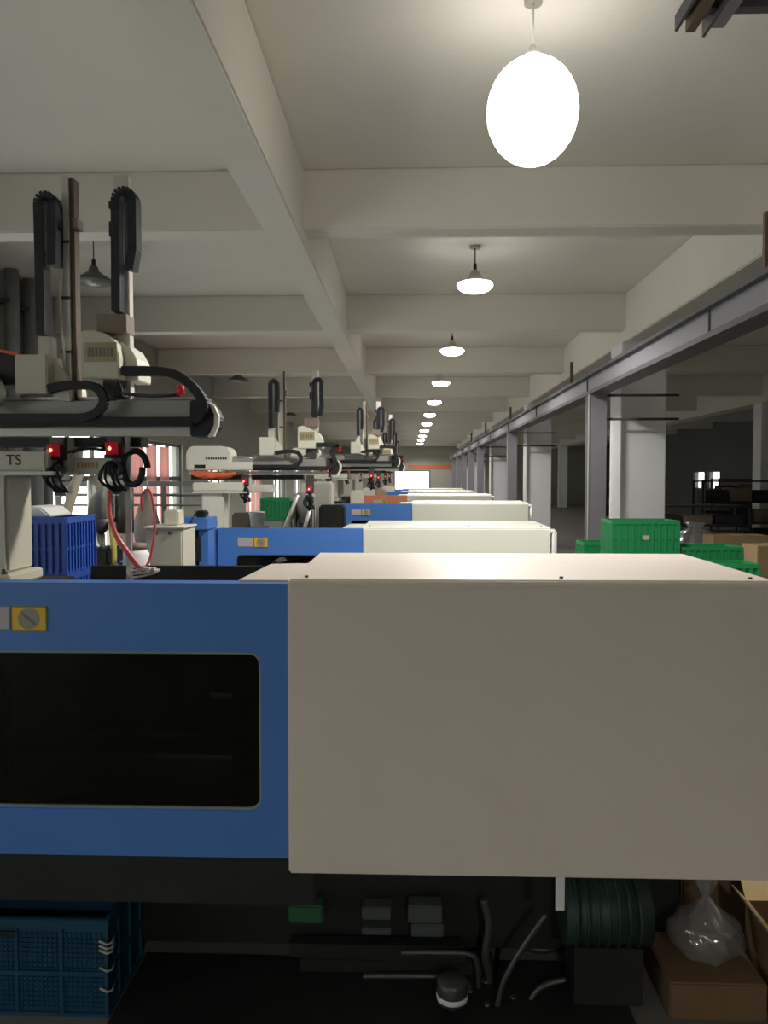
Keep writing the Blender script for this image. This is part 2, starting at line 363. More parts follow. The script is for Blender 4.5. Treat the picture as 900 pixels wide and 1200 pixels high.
# the nearest lamp in view: a disc lamp, its camera glare modelled as a white oval
gz = W(624, 131, 4.6)
x, y, z = gz.x, gz.y, gz.z
r = empty('glare_lamp', (x, y, z), 'nearest lamp, its glare modelled as a white oval, largest and brightest on the ceiling', 'lamp')
MB().lathe([(0.252*math.sin(PI*(i+0.3)/16.6), -0.29*math.cos(PI*(i+0.3)/16.6)) for i in range(17)], (x, y, z), 32).build('diffuser', 'glarelens', r)  # oval swollen to the size of the lamp's glare
MB().lathe([(0.05, 0.285), (0.055, 0.30), (0.03, 0.33), (0.012, 0.36)], (x, y, z)).build('cap', 'white', r)
MB().cyl((x, y, z+0.35), (x, y, ZC-0.012), 0.006, n=8).build('stem', 'white', r)
MB().cyl((x, y, ZC-0.025), (x, y, ZC-0.002), 0.05).build('ceiling_rose', 'lampbody', r)
down_light(r, x, y, z-0.31, SPOT)
# unlit shades over the left side
def shade_lamp(x, y, z, label, grp=None):
    r = empty('shade_lamp', (x, y, z), label, 'lamp', grp)
    MB().lathe([(0.235, 0.0), (0.24, 0.005), (0.13, 0.07), (0.06, 0.12), (0.045, 0.17), (0.02, 0.19)], (x, y, z)).build('lamp_shade', 'shade', r)
    MB().lathe([(0.03, -0.03), (0.09, -0.025), (0.11, 0.0), (0.10, 0.02)], (x, y, z)).build('bulb', 'lampbody', r)
    MB().cyl((x, y, z+0.18), (x, y, z+0.25), 0.022).build('socket', 'black', r)
    MB().cyl((x, y, z+0.24), (x, y, ZC), 0.006, n=6).build('cord', 'black', r)
for (px, py, Yd, lab) in ((110, 331, 9.0, 'unlit conical pendant lamp between the tall arms of the near robot'), (279, 446, 17.5, 'small unlit conical pendant lamp hanging beyond the near robot beam'), (340, 487, 27.5, 'tiny unlit conical pendant lamp hanging beyond the arms of the second robot')):
    p = W(px, py, Yd); shade_lamp(p.x, p.y, p.z, lab)

# ---------------------------------------------------------------- crane runway on the right
RX0, RX1, RZ0, RZ1 = 2.46, 2.70, 2.98, 3.24
run = empty('crane_runway', (2.58, 20, 0), 'long grey-violet steel crane runway beam on H posts along the aisle', 'crane runway')
B(RX0+0.06, RX1-0.06, Y0+1, Y1-2, RZ0+0.03, RZ1-0.02).build('beam_web', 'railpaint', run, bevel=0.004)
B(RX0, RX1, Y0+1, Y1-2, RZ0-0.02, RZ0+0.03).build('bottom_flange', 'raildark', run)
B(RX0, RX1, Y0+1, Y1-2, RZ1-0.02, RZ1+0.02).build('top_flange', 'raildark', run)
B(2.55, 2.61, Y0+1, Y1-2, RZ1+0.02, RZ1+0.06).build('crane_rail', 'darksteel', run)
for k in range(-2, 10):
    y = 7.0+BAY*k
    B(RX0+0.045, RX0+0.06, y-0.012, y+0.012, RZ0+0.03, RZ1-0.02).build('stiffener', 'raildark', run)
def hpost(y):
    m = MB().box(RX0, RX1, y, y+0.02, 0, RZ0-0.02).box(RX0, RX1, y+0.22, y+0.24, 0, RZ0-0.02).box(2.57, 2.59, y+0.02, y+0.22, 0, RZ0-0.02)
    p = m.build('post', 'railpaint', run)
    B(RX0-0.06, RX1+0.06, y-0.06, y+0.3, 0, 0.02).build('base_plate', 'raildark', p)
    B(RX0-0.012, RX0, y-0.012, y+0.03, 0.02, RZ0-0.03).build('edge_strip', 'alulight', p)
for k in range(-1, 5):
    y = 11.35+9.5*k; hpost(y)
    for z, x1 in ((2.62, 3.72), (2.95, 3.72)):
        MB().cyl((2.70, y+0.12, z), (x1, y+0.12, z), 0.018, n=8).build('tie_rod', 'raildark', run)
for k in range(2, 4):
    hpost(16.1+9.5*k)
for y, h, t in ((5.85, 0.40, 0.026), (12.8, 0.34, 0.022), (20.6, 0.32, 0.025), (27.5, 0.4, 0.03), (34, 0.4, 0.03)):
    tag(B(RX0+0.01, RX0+0.01+2*t, y-t, y+t, RZ1+0.022, RZ1+0.022+h).build('stop_post', 'brownrail', bevel=0.004), ['thick short upright bar on the runway nearest the crane carriage', 'thin upright bar on the runway just past the first post', 'upright bar on the runway between the second and third posts', 'distant upright bar on the runway past the third post', 'farthest upright bar on the runway before the bright doorway'][[5.85, 12.8, 20.6, 27.5, 34].index(y)], 'bar', 'upright bars on the runway')
# travelling crane end over the near corner
cr = empty('crane_bridge', (1.6, 2.0, 3.0), 'dark channel-section crane carriage with cross bars near the ceiling corner', 'crane')
a = W(792, 24, 2.75); zc = a.z-0.055
m = MB()
for x0, x1, z0, z1 in ((0.86, 0.945, 0.055, 0.07), (0.86, 0.87, 0.02, 0.055), (0.948, 1.01, 0.055, 0.07), (0.948, 0.958, 0.0, 0.055)):
    m.box(x0, x1, -2.0, 2.75, zc+z0, zc+z1)
m.build('channel', 'raildark', cr)
B(0.96, 1.008, -2.0, 2.72, zc+0.012, zc+0.054).build('inner_duct', 'railpaint', cr)
B(0.885, 0.915, -2.0, 2.72, zc+0.0, zc+0.054).build('cable_strip', 'brownrail', cr)
B(0.92, 2.44, 2.62, 2.66, zc+0.022, zc+0.05).build('cross_bar', 'raildark', cr)
B(1.11, 2.44, 2.60, 2.64, zc+0.10, zc+0.125).build('cross_bar', 'raildark', cr)
B(2.40, 2.44, 2.56, 2.70, zc, RZ1+0.19).build('hanger_plate', 'raildark', cr)
B(2.40, 2.66, 2.1, 3.2, RZ1+0.19, RZ1+0.21).build('top_plate', 'raildark', cr)
for yv in (2.2, 3.0): MB().cyl((2.55, yv, RZ1+0.125), (2.61, yv, RZ1+0.125), 0.064, n=20).build('wheel', 'darksteel', cr)

# ---------------------------------------------------------------- injection machines
def rrect(x0, x1, z0, z1, r, n=5):
    out = []
    for cx, cz, a in ((x1-r, z1-r, 0), (x0+r, z1-r, PI/2), (x0+r, z0+r, PI), (x1-r, z0+r, 1.5*PI)):
        out += [(cx+r*math.cos(a+PI/2*i/n), cz+r*math.sin(a+PI/2*i/n)) for i in range(n+1)]
    return out
def ring(inner, ox0, ox1, oz0, oz1, y0, y1):
    "plate with a hole: inner loop joined to a matching loop on the outer rectangle"
    cx = sum(p[0] for p in inner)/len(inner); cz = sum(p[1] for p in inner)/len(inner); outer = []
    n = len(inner); q = n//4
    cor = [(ox1, oz1), (ox0, oz1), (ox0, oz0), (ox1, oz0)]
    for i, (x, z) in enumerate(inner):
        k = i//q; j = i % q; h = (q-1)/2; c = cor[k]
        if k == 0: p = (c[0], z) if j < h else (x, c[1])
        elif k == 1: p = (x, c[1]) if j < h else (c[0], z)
        elif k == 2: p = (c[0], z) if j < h else (x, c[1])
        else: p = (x, c[1]) if j < h else (c[0], z)
        if j == int(h): p = c
        outer.append(p)
    m = MB(); vs_ = [(x, y0, z) for x, z in inner]+[(x, y0, z) for x, z in outer]+[(x, y1, z) for x, z in inner]+[(x, y1, z) for x, z in outer]
    fs = []
    for i in range(n):
        j = (i+1) % n
        fs += [(i, j, n+j, n+i), (2*n+i, 3*n+i, 3*n+j, 2*n+j), (i, 2*n+i, 2*n+j, j), (n+i, n+j, 3*n+j, 3*n+i)]
    return m.add(vs_, fs)
def machine(Y, dx, dz, label, doorL=-1.5, paint='blue', hood='hoodcream', near=False, hoodR=1.06, hoodL=-0.37):
    r = empty('injection_molding_machine', (dx-0.3, Y+0.7, 0), label, 'machine')
    X = lambda v: v+dx
    Z = lambda v: v+dz
    # bed
    B(X(-2.9), X(0.62), Y+0.56, Y+1.30, 0.04, Z(0.50)).build('bed', 'machblack', r, bevel=0.02)
    B(X(-2.9), X(-0.30), Y+0.261, Y+0.56, Z(0.455), Z(0.50)).build('bed_top', 'machblack', r)
    B(X(0.625), X(1.0), Y+0.58, Y+1.2, 0.04, Z(0.58)).build('bed_extension', 'machblack', r, bevel=0.02)
    B(X(-2.9), X(-0.30), Y+0.10, Y+0.26, Z(0.445), Z(0.635)).build('front_sill', 'machblack', r, bevel=0.008)
    for fx in (-2.7, -1.2, 0.0, 0.5):
        for fy in (0.70, 1.14):
            MB().cyl((X(fx), Y+fy, 0), (X(fx), Y+fy, 0.02), 0.09).cyl((X(fx), Y+fy, 0.02), (X(fx), Y+fy, 0.04), 0.06).build('foot', 'darksteel', r)
    # white hood: folded front sheet and top sheet
    hl, hr = X(hoodL), X(hoodR)
    m = MB().prism([(Y, Z(0.60)), (Y+0.02, Z(0.60)), (Y+0.02, Z(1.475)), (Y+0.84, Z(1.483)), (Y+0.84, Z(1.50)), (Y+0.016, Z(1.496)), (Y, Z(1.48))], 'x', hl, hr)
    m.box(hr-0.012, hr, Y+0.021, Y+0.83, Z(0.60), Z(1.474))
    h = m.build('hood', hood, r, bevel=0.007)
    # lower L-shaped top sheet running left behind the guard
    poly = [(X(-0.53), Y+0.065), (hl-0.001, Y+0.065), (hl-0.001, Y+0.84), (X(-0.37), Y+0.55), (X(-0.51), Y+0.53)] if hoodL < -0.3 else [(hl-0.16, Y+0.065), (hl-0.001, Y+0.065), (hl-0.001, Y+0.84), (hl-0.04, Y+0.55), (hl-0.15, Y+0.53)]
    MB().prism(poly, 'z', Z(1.475), Z(1.487)).build('top_sheet', hood, r)
    for bx in (hl+0.05, (hl+hr)/2+0.1, hr-0.06):
        MB().cyl((bx, Y+0.06, Z(1.488)), (bx, Y+0.06, Z(1.502)), 0.006, n=8).build('bolt', 'darksteel', h)
    # back of the injection side: open frame, barrel
    B(hl+0.05, hr-0.05, Y+0.84, Y+0.87, Z(0.6), Z(1.40)).build('hood_back', hood, r)
    # guard door
    dl, dr, d0, d1 = X(doorL), X(hoodL+0.005) if hoodL < -0.3 else hl+0.005, Z(0.64), Z(1.482)
    win = rrect(dl+0.15, dr-0.09, Z(0.79), Z(1.272), 0.035)
    door = ring(win, dl, dr, d0, d1, Y+0.012, Y+0.05).build('guard_door', paint, r, bevel=0.004)
    gw = rrect(dl+0.155, dr-0.095, Z(0.795), Z(1.267), 0.031)
    MB().prism(gw, 'y', Y+0.026, Y+0.031).build('pane', 'smoked', door)
    inner = rrect(dl+0.155, dr-0.095, Z(0.795), Z(1.267), 0.031); N_ = len(inner)
    ot = win
    g = MB(); n = N_
    vs_ = [(x, Y+0.016, z) for x, z in inner]+[(x, Y+0.016, z) for x, z in ot]+[(x, Y+0.034, z) for x, z in inner]+[(x, Y+0.034, z) for x, z in ot]
    fs = []
    for i in range(n):
        j = (i+1) % n
        fs += [(i, j, n+j, n+i), (2*n+i, 3*n+i, 3*n+j, 2*n+j), (i, 2*n+i, 2*n+j, j), (n+i, n+j, 3*n+j, 3*n+i)]
    g.add(vs_, fs).build('gasket', 'gasketgrey' if near else 'rubber', door)
    MB().box(dl, dr, Y+0.05, Y+0.12, d1-0.02, d1-0.004).build('door_top_lip', paint, door)
    # sign
    sx = dl+0.285
    s_ = B(sx, sx+0.11, Y+0.008, Y+0.012, Z(1.335), Z(1.411)).build('warning_sign', 'yellow', r)
    MB().cyl((sx+0.055, Y+0.006, Z(1.373)), (sx+0.055, Y+0.008, Z(1.373)), 0.033, n=24).build('emblem', 'signgrey', s_)
    c, sn = math.cos(0.7), math.sin(0.7); hx, hz = 0.028, 0.004
    MB().add([(sx+0.055+c*u+sn*v, y, Z(1.373)-sn*u+c*v) for y in (Y+0.0045, Y+0.006) for u, v in ((-hx,-hz),(hx,-hz),(hx,hz),(-hx,hz))],
             [(0,1,2,3),(7,6,5,4),(0,4,5,1),(1,5,6,2),(2,6,7,3),(3,7,4,0)]).build('diagonal_bar', 'brownbox', s_)
    fm = MB()
    for x0, x1, z0, z1 in ((sx, sx+0.11, 1.335, 1.338), (sx, sx+0.11, 1.408, 1.411), (sx, sx+0.003, 1.338, 1.408), (sx+0.107, sx+0.11, 1.338, 1.408)): fm.box(x0, x1, Y+0.0065, Y+0.008, Z(z0), Z(z1))
    fm.build('sign_border', 'brownbox', s_)
    B(sx-0.125, sx-0.006, Y+0.009, Y+0.012, Z(1.340), Z(1.408)).build('rating_plate', 'signpink', r)
    # left frame upright and clamp end
    B(dl-0.07, dl-0.008, Y+0.03, Y+0.14, Z(0.64), Z(1.476)).build('door_post', paint, r, bevel=0.004)
    B(X(-2.9), dl-0.08, Y+0.06, Y+1.3, Z(0.64), Z(1.12)).build('clamp_cover', paint, r, bevel=0.015)
    # interior: platens, tie bars, rear guard, mould
    B(X(-1.86), X(-1.50), Y+0.55, Y+1.18, Z(0.64), Z(1.36)).build('fixed_platen', 'machblack', r, bevel=0.01)
    B(X(-0.62), X(-0.46), Y+0.35, Y+1.18, Z(0.5), Z(1.30)).build('moving_platen', 'machblack', r, bevel=0.01)
    for ty in (0.50, 1.05):
        for tz in (0.83, 1.16): MB().cyl((X(-1.5), Y+ty, Z(tz)), (X(-0.62), Y+ty, Z(tz)), 0.04).build('tie_bar', 'darksteel', r)
    B(X(-1.25), X(-0.85), Y+0.58, Y+0.98, Z(0.80), Z(1.18)).build('mould', 'darksteel', r, bevel=0.01)
    MB().cyl((X(-1.0), Y+0.575, Z(0.98)), (X(-1.0), Y+0.58, Z(0.98)), 0.10).build('mould_plate', 'yellowhose', r)
    B(X(-1.48), X(-0.60), Y+1.28, Y+1.31, Z(0.6), Z(1.395)).build('rear_guard', 'machblack', r, bevel=0.004)
    B(X(-0.60), X(-0.565), Y+1.05, Y+1.25, Z(1.34), Z(1.44)).build('rear_latch', 'machblack', r, bevel=0.006)
    # white tube stand past the hood
    if not near:
        MB().tube([(hr+0.005, Y+0.2, Z(1.45)), (hr+0.06, Y+0.2, Z(1.45)), (hr+0.065, Y+0.2, Z(1.44)), (hr+0.065, Y+0.2, Z(0.50))], 0.02, 8).build('tube_stand', 'white', r)
    return r
PITCH_M = 3.8
machine(2.4, 0.0, 0.0, 'near injection moulding machine with large beige hood and blue windowed guard door', hood='hoodwhite', near=True, hoodR=1.078)
machine(6.2, 0.0, -0.07, 'second injection moulding machine with blue guard door and cream hood behind the near one')
machine(10.0, 0.38, 0.0, 'third injection moulding machine with a short blue guard door and cream hood', doorL=-1.28)
machine(13.8, 0.30, 0.02, 'fourth injection moulding machine with an orange-red guard and cream hood', doorL=-1.1, paint='orangeguard')
machine(17.6, 0.3, 0.02, 'fifth injection moulding machine, mostly hidden behind the orange-red guarded one')
machine(21.4, 0.3, 0.02, 'sixth injection moulding machine, deep in the row before the far doorway')

# ---------------------------------------------------------------- take-out robots on the machines
def robot(Y, dz, c1, c2, xr, label, detail=True, dx=0.0, bt=207, cover='cream', zb=1.3625):
    S = 283.6
    X = lambda p: (p-482)/S+dx
    Z = lambda q: CAMZ+(560-q)/S+dz
    r = empty('take_out_robot', (X(-12), Y, zb), label, 'robot')
    # pedestal on the machine and its bracket
    B(X(-40), X(15), Y-0.1, Y+0.12, zb+0.045, Z(556)).build('pedestal', cover, r, bevel=0.012)
    bp = B(X(-52), X(22), Y-0.14, Y+0.16, zb, zb+0.045).build('pedestal_foot', cover, r, bevel=0.006)
    for bx in (-44, 13):
        MB().cyl((X(bx), Y-0.12, zb+0.045), (X(bx), Y-0.12, zb+0.066), 0.012, n=6).build('bolt', 'darksteel', bp)
    br = B(X(-60), X(66), Y-0.13, Y+0.13, Z(552), Z(530)).build('bracket', cover, r, bevel=0.01)
    B(X(-60), X(75), Y-0.14, Y+0.14, Z(557), Z(552.5)).build('bracket_flange', 'creamlight', r, bevel=0.003)
    if detail: text('lettering', 'TS', 0.06, (X(28), Y-0.131, Z(540)), 'black', br, 0.001)
    b2 = B(X(78), X(134), Y+0.02, Y+0.16, Z(556), Z(536)).build('arm_bracket', 'creamlight', r, bevel=0.008)
    if detail:
        q = MB()
        for k in range(6): q.box(X(84+k*4.4), X(86.8+k*4.4), Y+0.017, Y+0.02, Z(549), Z(541))
        q.build('faded_print', 'orangetext', b2)
    B(X(66), X(80), Y+0.0, Y+0.12, Z(553), Z(512)).build('riser', cover, r, bevel=0.006)
    # traverse beam
    xl = -75
    bm_ = B(X(xl), X(xr-8), Y, Y+0.16, Z(500), Z(469)).build('traverse_beam', 'alu', r, bevel=0.006)
    B(X(xl), X(xr-22), Y-0.035, Y, Z(511), Z(502.5)).build('lower_rail', 'alulight', bm_, bevel=0.002)
    B(X(xl), X(xr-12), Y+0.02, Y+0.14, Z(467), Z(464)).build('guide_rail', 'steel', bm_)
    m = MB().prism([(X(xr-25), Z(512)), (X(xr-6), Z(512)), (X(xr+4), Z(500)), (X(xr+6), Z(490)), (X(xr), Z(476)), (X(xr-12), Z(470)), (X(xr-25), Z(470))], 'y', Y-0.05, Y+0.10)
    ec = m.build('end_cap', 'rubber', r, bevel=0.005)
    MB().prism([(X(xr-4), Z(513)), (X(xr+3), Z(512)), (X(xr+8), Z(500)), (X(xr+9), Z(488)), (X(xr+4), Z(477)), (X(xr-2), Z(474)), (X(xr+4), Z(487)), (X(xr+3.5), Z(499))], 'y', Y-0.055, Y-0.025).build('end_cap_rim', 'creamlight', ec)
    B(X(xl), X(xr-90), Y+0.03, Y+0.13, Z(523), Z(511.5)).build('under_tray', 'machblack', r)
    # rounded drive housing at the left end
    hp = [(X(-78), Z(500)), (X(-78), Z(462))]+[(X(-58)+X(20)*0-(20/S)*math.cos(a), Z(462)+(22/S)*math.sin(a)) for a in (0.4, 0.8, 1.2, 1.57)]+[(X(10)+(22/S)*math.sin(a), Z(462)+(22/S)*math.cos(a)) for a in (0, 0.4, 0.8, 1.2, 1.57)]+[(X(32), Z(500))]
    dh = MB().prism(hp, 'y', Y-0.10, Y+0.20).build('drive_housing', 'creamlight', r, bevel=0.008) if not detail else None
    if dh:
        q = MB()
        for k in range(9): q.box(X(-28+k*6), X(-24+k*6), Y-0.103, Y-0.10, Z(473), Z(468))
        q.build('print_strip', 'black', dh)
        B(X(-30), X(90), Y-0.11, Y-0.06, Z(500), Z(479)).build('side_cover', 'creamlight', r, bevel=0.006)
        cl = MB(); pts = []
        for k in range(7):
            cl.tube(spline([(X(-62+k*8), Y-0.12, Z(506)), (X(-40+k*9), Y-0.14+0.02*(k % 3), Z(513+3*(k % 2))), (X(-6+k*9), Y-0.13, Z(508+2*(k % 3)))], 5), 0.018, 6)
        cl.build('hose_bundle', 'orange', r)
    # carriages
    def carriage(c, w_, kind):
        p = [(X(c), Z(446)), (X(c), Z(392)), (X(c+14), Z(390)), (X(c+30), Z(395)), (X(c+40), Z(405)), (X(c+w_), Z(422)), (X(c+w_), Z(446))]
        h = MB().prism(p, 'y', Y-0.09, Y+0.06).build('carriage', cover, r, bevel=0.005)
        cp = [(X(c+38), Z(446)), (X(c+38), Z(400)), (X(c+50), Z(408)), (X(c+57), Z(420)), (X(c+59), Z(434)), (X(c+59), Z(446))]
        MB().prism(cp, 'y', Y-0.02, Y+0.15).build('carriage_cap', 'creamlight', h, bevel=0.004)
        pl = B(X(c+4), X(c+42), Y-0.093, Y-0.09, Z(427), Z(405)).build('name_plate', 'platelabel', h)
        q = MB()
        for k in range(7): q.box(X(c+8+k*4.4), X(c+10.5+k*4.4), Y-0.0945, Y-0.093, Z(421), Z(411))
        q.build('faded_print', 'brownbox', pl)
        B(X(c+14), X(c+49), Y-0.05, Y+0.05, Z(392), Z(370)).build('arm_box', 'brownbox', r, bevel=0.003)
        B(X(c+18), X(c+44), Y-0.03, Y+0.12, Z(468), Z(446)).build('slide_block', 'darksteel', r, bevel=0.004)
        return h
    carriage(c1, 44, 1)
    # upright arm on the right-hand carriage: square tube + cable carrier folded over at the top
    B(X(c1+31), X(c1+48), Y+0.0, Y+0.05, Z(470), Z(bt)).build('upright_arm', 'whitepost', r, bevel=0.003)
    p = [(X(c1+38.5), Y-0.035, Z(368)), (X(c1+39.5), Y-0.035, Z(bt+38))]+arc(X(c1+49), Z(bt+34), 9.5/S, PI, 0, Y-0.035, 14)+[(X(c1+58.5), Y-0.035, Z(bt+90)), (X(c1+53), Y-0.03, Z(bt+116))]
    MB().chain(p, 0.065, 0.036, 0.013).build('cable_carrier', 'chainblue', r)
    MB().box(X(c1+27), X(c1+31), Y-0.02, Y+0.02, Z(bt+40), Z(bt+32)).box(X(c1+27), X(c1+30), Y-0.02, Y+0.02, Z(bt+72), Z(bt+55)).build('limit_switch', 'black', r)
    # left-hand carriage
    c = c2
    h = B(X(c), X(c+38), Y-0.09, Y+0.06, Z(463), Z(418)).build('carriage', cover, r, bevel=0.006)
    MB().prism([(X(c+33), Z(463)), (X(c+33), Z(424)), (X(c+45), Z(430)), (X(c+54), Z(442)), (X(c+58), Z(456)), (X(c+58), Z(470)), (X(c+48), Z(470))], 'y', Y-0.03, Y+0.14).build('carriage_cap', 'creamlight', h, bevel=0.004)
    B(X(c+19), X(c+34), Y-0.02, Y+0.04, Z(420), Z(394)).build('arm_stub', 'whitepost', r, bevel=0.003)
    p = [(X(c+28), Y-0.03, Z(394)), (X(c+27), Y-0.03, Z(bt+40))]+arc(X(c+35), Z(bt+36), 8/S, PI, 0, Y-0.03, 14)+[(X(c+43), Y-0.03, Z(bt+70)), (X(c+42), Y-0.03, Z(bt+108))]
    MB().chain(p, 0.07, 0.036, 0.013).build('cable_carrier', 'chainblue', r)
    B(X(c+46), X(c+53), Y+0.01, Y+0.07, Z(470), Z(bt-1)).build('upright_arm', 'whitepost', r, bevel=0.002)
    B(X(c+53), X(c+55.5), Y+0.0, Y+0.02, Z(470), Z(bt+2)).build('upright_edge', 'alulight', r)
    ar = B(X(c+56), X(c+61), Y+0.01, Y+0.06, Z(470), Z(bt+2)).build('upright_rail', 'brownrail', r)
    B(X(c+61), X(c+67), Y-0.01, Y+0.05, Z(bt+61), Z(bt+50)).build('stop_block', 'brownbox', ar)
    MB().tube(spline([(X(c+46), Y-0.01, Z(bt+95)), (X(c+45), Y-0.01, Z(bt+150)), (X(c+49), Y-0.01, Z(bt+210)), (X(c+46), Y-0.01, Z(465))], 6), 0.006, 6).build('air_hose', 'alulight', r)
    for zq in (bt+75, bt+140, bt+203): B(X(c+45), X(c+56), Y-0.005, Y+0.0, Z(zq+3), Z(zq)).build('clip', 'black', r)
    if detail:
        MB().prism([(X(-40), Z(452)), (X(c), Z(452)), (X(c), Z(419)), (X(-40), Z(405))], 'y', Y-0.06, Y+0.10).build('motor_box', 'rubber', r, bevel=0.004)
        MB().prism([(X(-40), Z(405)), (X(c), Z(418.5)), (X(c), Z(415)), (X(-40), Z(401))], 'y', Y-0.06, Y+0.10).build('motor_box_lid', 'orange', r)
        MB().cyl((X(-8), Y-0.14, Z(462)), (X(-8), Y-0.07, Z(462)), 21/S, n=24).build('pulley_cover', 'creamlight', r, bevel=0.006)
    # horizontal cable carriers
    yc = Y-0.06
    p = spline([(X(c1+46), yc, Z(437)), (X(c1+75), yc, Z(437)), (X(c1+103), yc, Z(440)), (X(min(xr-17, c1+123)), yc, Z(451)), (X(xr-9), yc, Z(470)), (X(xr-8), yc, Z(484)), (X(xr-20), yc, Z(495))], 6)+[(X(-60), yc, Z(496))]
    MB().chain(p, 0.05, 0.036, 0.014).build('cable_carrier', 'rubber', r)
    p = spline([(X(c+40), yc-0.03, Z(458)), (X(c+60), yc-0.03, Z(454)), (X(c+92), yc-0.03, Z(455)), (X(c+104), yc-0.03, Z(468)), (X(c+100), yc-0.03, Z(481)), (X(c+85), yc-0.03, Z(490)), (X(c+60), yc-0.03, Z(491))], 6)+[(X(-60), yc-0.03, Z(491))]
    MB().chain(p, 0.03, 0.034, 0.014).build('cable_carrier', 'rubber', r)
    # lower arms with grippers and red lights
    def gripper(gx, base, k):
        g = B(X(gx-9), X(gx+9), Y-0.03, Y+0.05, Z(base+18), Z(512)).build('gripper_head', 'darksteel', r, bevel=0.004)
        MB().cyl((X(gx), Y-0.06, Z(base+14)), (X(gx), Y-0.06, Z(base)), 0.025, n=16).build('indicator_lamp', 'redlamp', g)
        MB().lathe([(0.003, -0.008), (0.008, 0), (0.003, 0.008)], (X(gx), Y-0.084, Z(base+7)), 10).build('lamp_core', 'redcore', g)
        MB().cyl((X(gx), Y-0.06, Z(base+18)), (X(gx), Y-0.06, Z(base+14)), 0.03, n=16).build('lamp_base', 'black', g)
        MB().cyl((X(gx+2), Y-0.07, Z(base+30)), (X(gx+2), Y-0.03, Z(base+30)), 0.032, n=18).build('pressure_gauge', 'darksteel', g)
        q = MB()
        for j in range(6):
            a0 = j*1.1+k; 
            q.tube(spline([(X(gx-6+2*j), Y-0.05, Z(base+22)), (X(gx-14+5*j), Y-0.07-0.01*j, Z(base+32+3*math.sin(a0)*2)), (X(gx-10+6*math.cos(a0)+3*j), Y-0.06, Z(base+46)), (X(gx-2+3*j), Y-0.03, Z(base+56))], 5), 0.0055, 6)
        q.build('air_tubes', 'rubber', g)
        q = MB()
        for j, (ddx, ddz, s1, s2) in enumerate(((-8, 30, 5, 9), (5, 34, 5, 7), (-2, 44, 8, 6), (8, 48, 4, 10), (-5, 56, 5, 6))):
            q.box(X(gx+ddx), X(gx+ddx+s1), Y-0.05+0.01*j, Y+0.02, Z(base+ddz+s2), Z(base+ddz))
        q.build('valve_blocks', 'steel' if detail else 'darksteel', g)
        B(X(gx-4), X(gx+4), Y-0.02, Y+0.02, Z(base+60), Z(base+18)).build('lower_arm', 'darksteel', r)
        return g
    gripper(65, 521, 0)
    if detail:
        gripper(134, 519, 2)
        B(X(145), X(151), Y-0.02, Y+0.0, Z(690), Z(512)).build('lower_arm', 'alu', r, bevel=0.002)
        MB().tube([(X(156+13*math.cos(a)), Y-0.05+0.01*a, Z(548+20*math.sin(a))) for a in [i*2*PI/18 for i in range(19)]], 0.014, 8).build('coiled_hose', 'rubber', r)
        MB().tube(spline([(X(130), Y-0.05, Z(575)), (X(131), Y-0.07, Z(600)), (X(139), Y-0.08, Z(625)), (X(152), Y-0.08, Z(645)), (X(165), Y-0.07, Z(664))], 8), 0.011, 8).build('red_hose', 'pinkhose', r)
        MB().tube(spline([(X(161), Y+0.02, Z(600)), (X(161), Y+0.02, Z(582)), (X(168), Y+0.02, Z(574)), (X(173), Y+0.02, Z(583)), (X(176), Y+0.02, Z(620)), (X(172), Y, Z(655)), (X(166), Y-0.02, Z(668))], 7), 0.006, 6).build('red_hose', 'pinkhose', r)
        q = MB()
        for j in range(5): q.tube(spline([(X(148), Y-0.03, Z(668+j)), (X(158), Y-0.06, Z(660+4*j)), (X(168+3*j), Y-0.05, Z(664+2*j)), (X(178+2*j), Y-0.03, Z(668))], 5), 0.005, 6)
        for j in range(4): q.box(X(160+6*j), X(164+6*j), Y-0.06, Y-0.03, Z(671-(j % 2)*2), Z(665))
        q.build('suction_cups', 'whitepost', r)
        # indicator on a stalk over the beam
        MB().tube([(X(c1+44), Y-0.02, Z(462)), (X(c1+75), Y-0.02, Z(464)), (X(c1+108), Y-0.02, Z(463))], 0.008, 6).build('stalk', 'darksteel', r)
        MB().cyl((X(c1+109), Y-0.02, Z(463)), (X(c1+109), Y-0.02, Z(452)), 0.016).build('indicator_lamp', 'redlamp', r)
        q = MB()
        for j in range(5): q.tube(spline([(X(c1+40), Y-0.06, Z(450+2*j)), (X(c1+46), Y-0.08, Z(462+j)), (X(c1+34+4*j), Y-0.06, Z(466))], 5), 0.006, 6)
        q.build('wiring', 'rubber', r)
        q = MB()
        for (gx0, gx1, s) in ((78, 128, 8), (84, 130, 3)): q.tube(spline([(X(gx0), Y-0.03, Z(530)), (X((gx0+gx1)/2), Y-0.03, Z(518+s)), (X(gx1), Y-0.03, Z(528))], 6), 0.006, 6)
        q.build('wiring', 'rubber', r)
    else:
        MB().cyl((X(c1+100), Y-0.02, Z(455)), (X(c1+100), Y-0.02, Z(440)), 0.022).build('indicator_lamp', 'redlamp', r)
        gripper(228, 540, 2)
    return r
robot(3.35, 0.0, 103, 25, 250, 'near take-out robot with tall twin arms and black cable carriers above the blue guard', True)
robot(7.15, -0.145, 201, 105, 300, 'second take-out robot with rounded cream drive housing and orange hoses under it', False, bt=250, cover='creamlight', zb=1.2925)
robot(10.9, -0.02, 215, 150, 330, 'third take-out robot with cream pedestal above the third machine', False, dx=0.36, bt=265, zb=1.3625)
robot(14.7, -0.04, 250, 180, 355, 'fourth take-out robot behind the third machine, its arms like dark sticks', False, dx=0.30, bt=225, zb=1.3825)
robot(18.5, -0.02, 240, 190, 350, 'fifth take-out robot, small in the distance down the row', False, dx=0.3, bt=240, zb=1.3825)
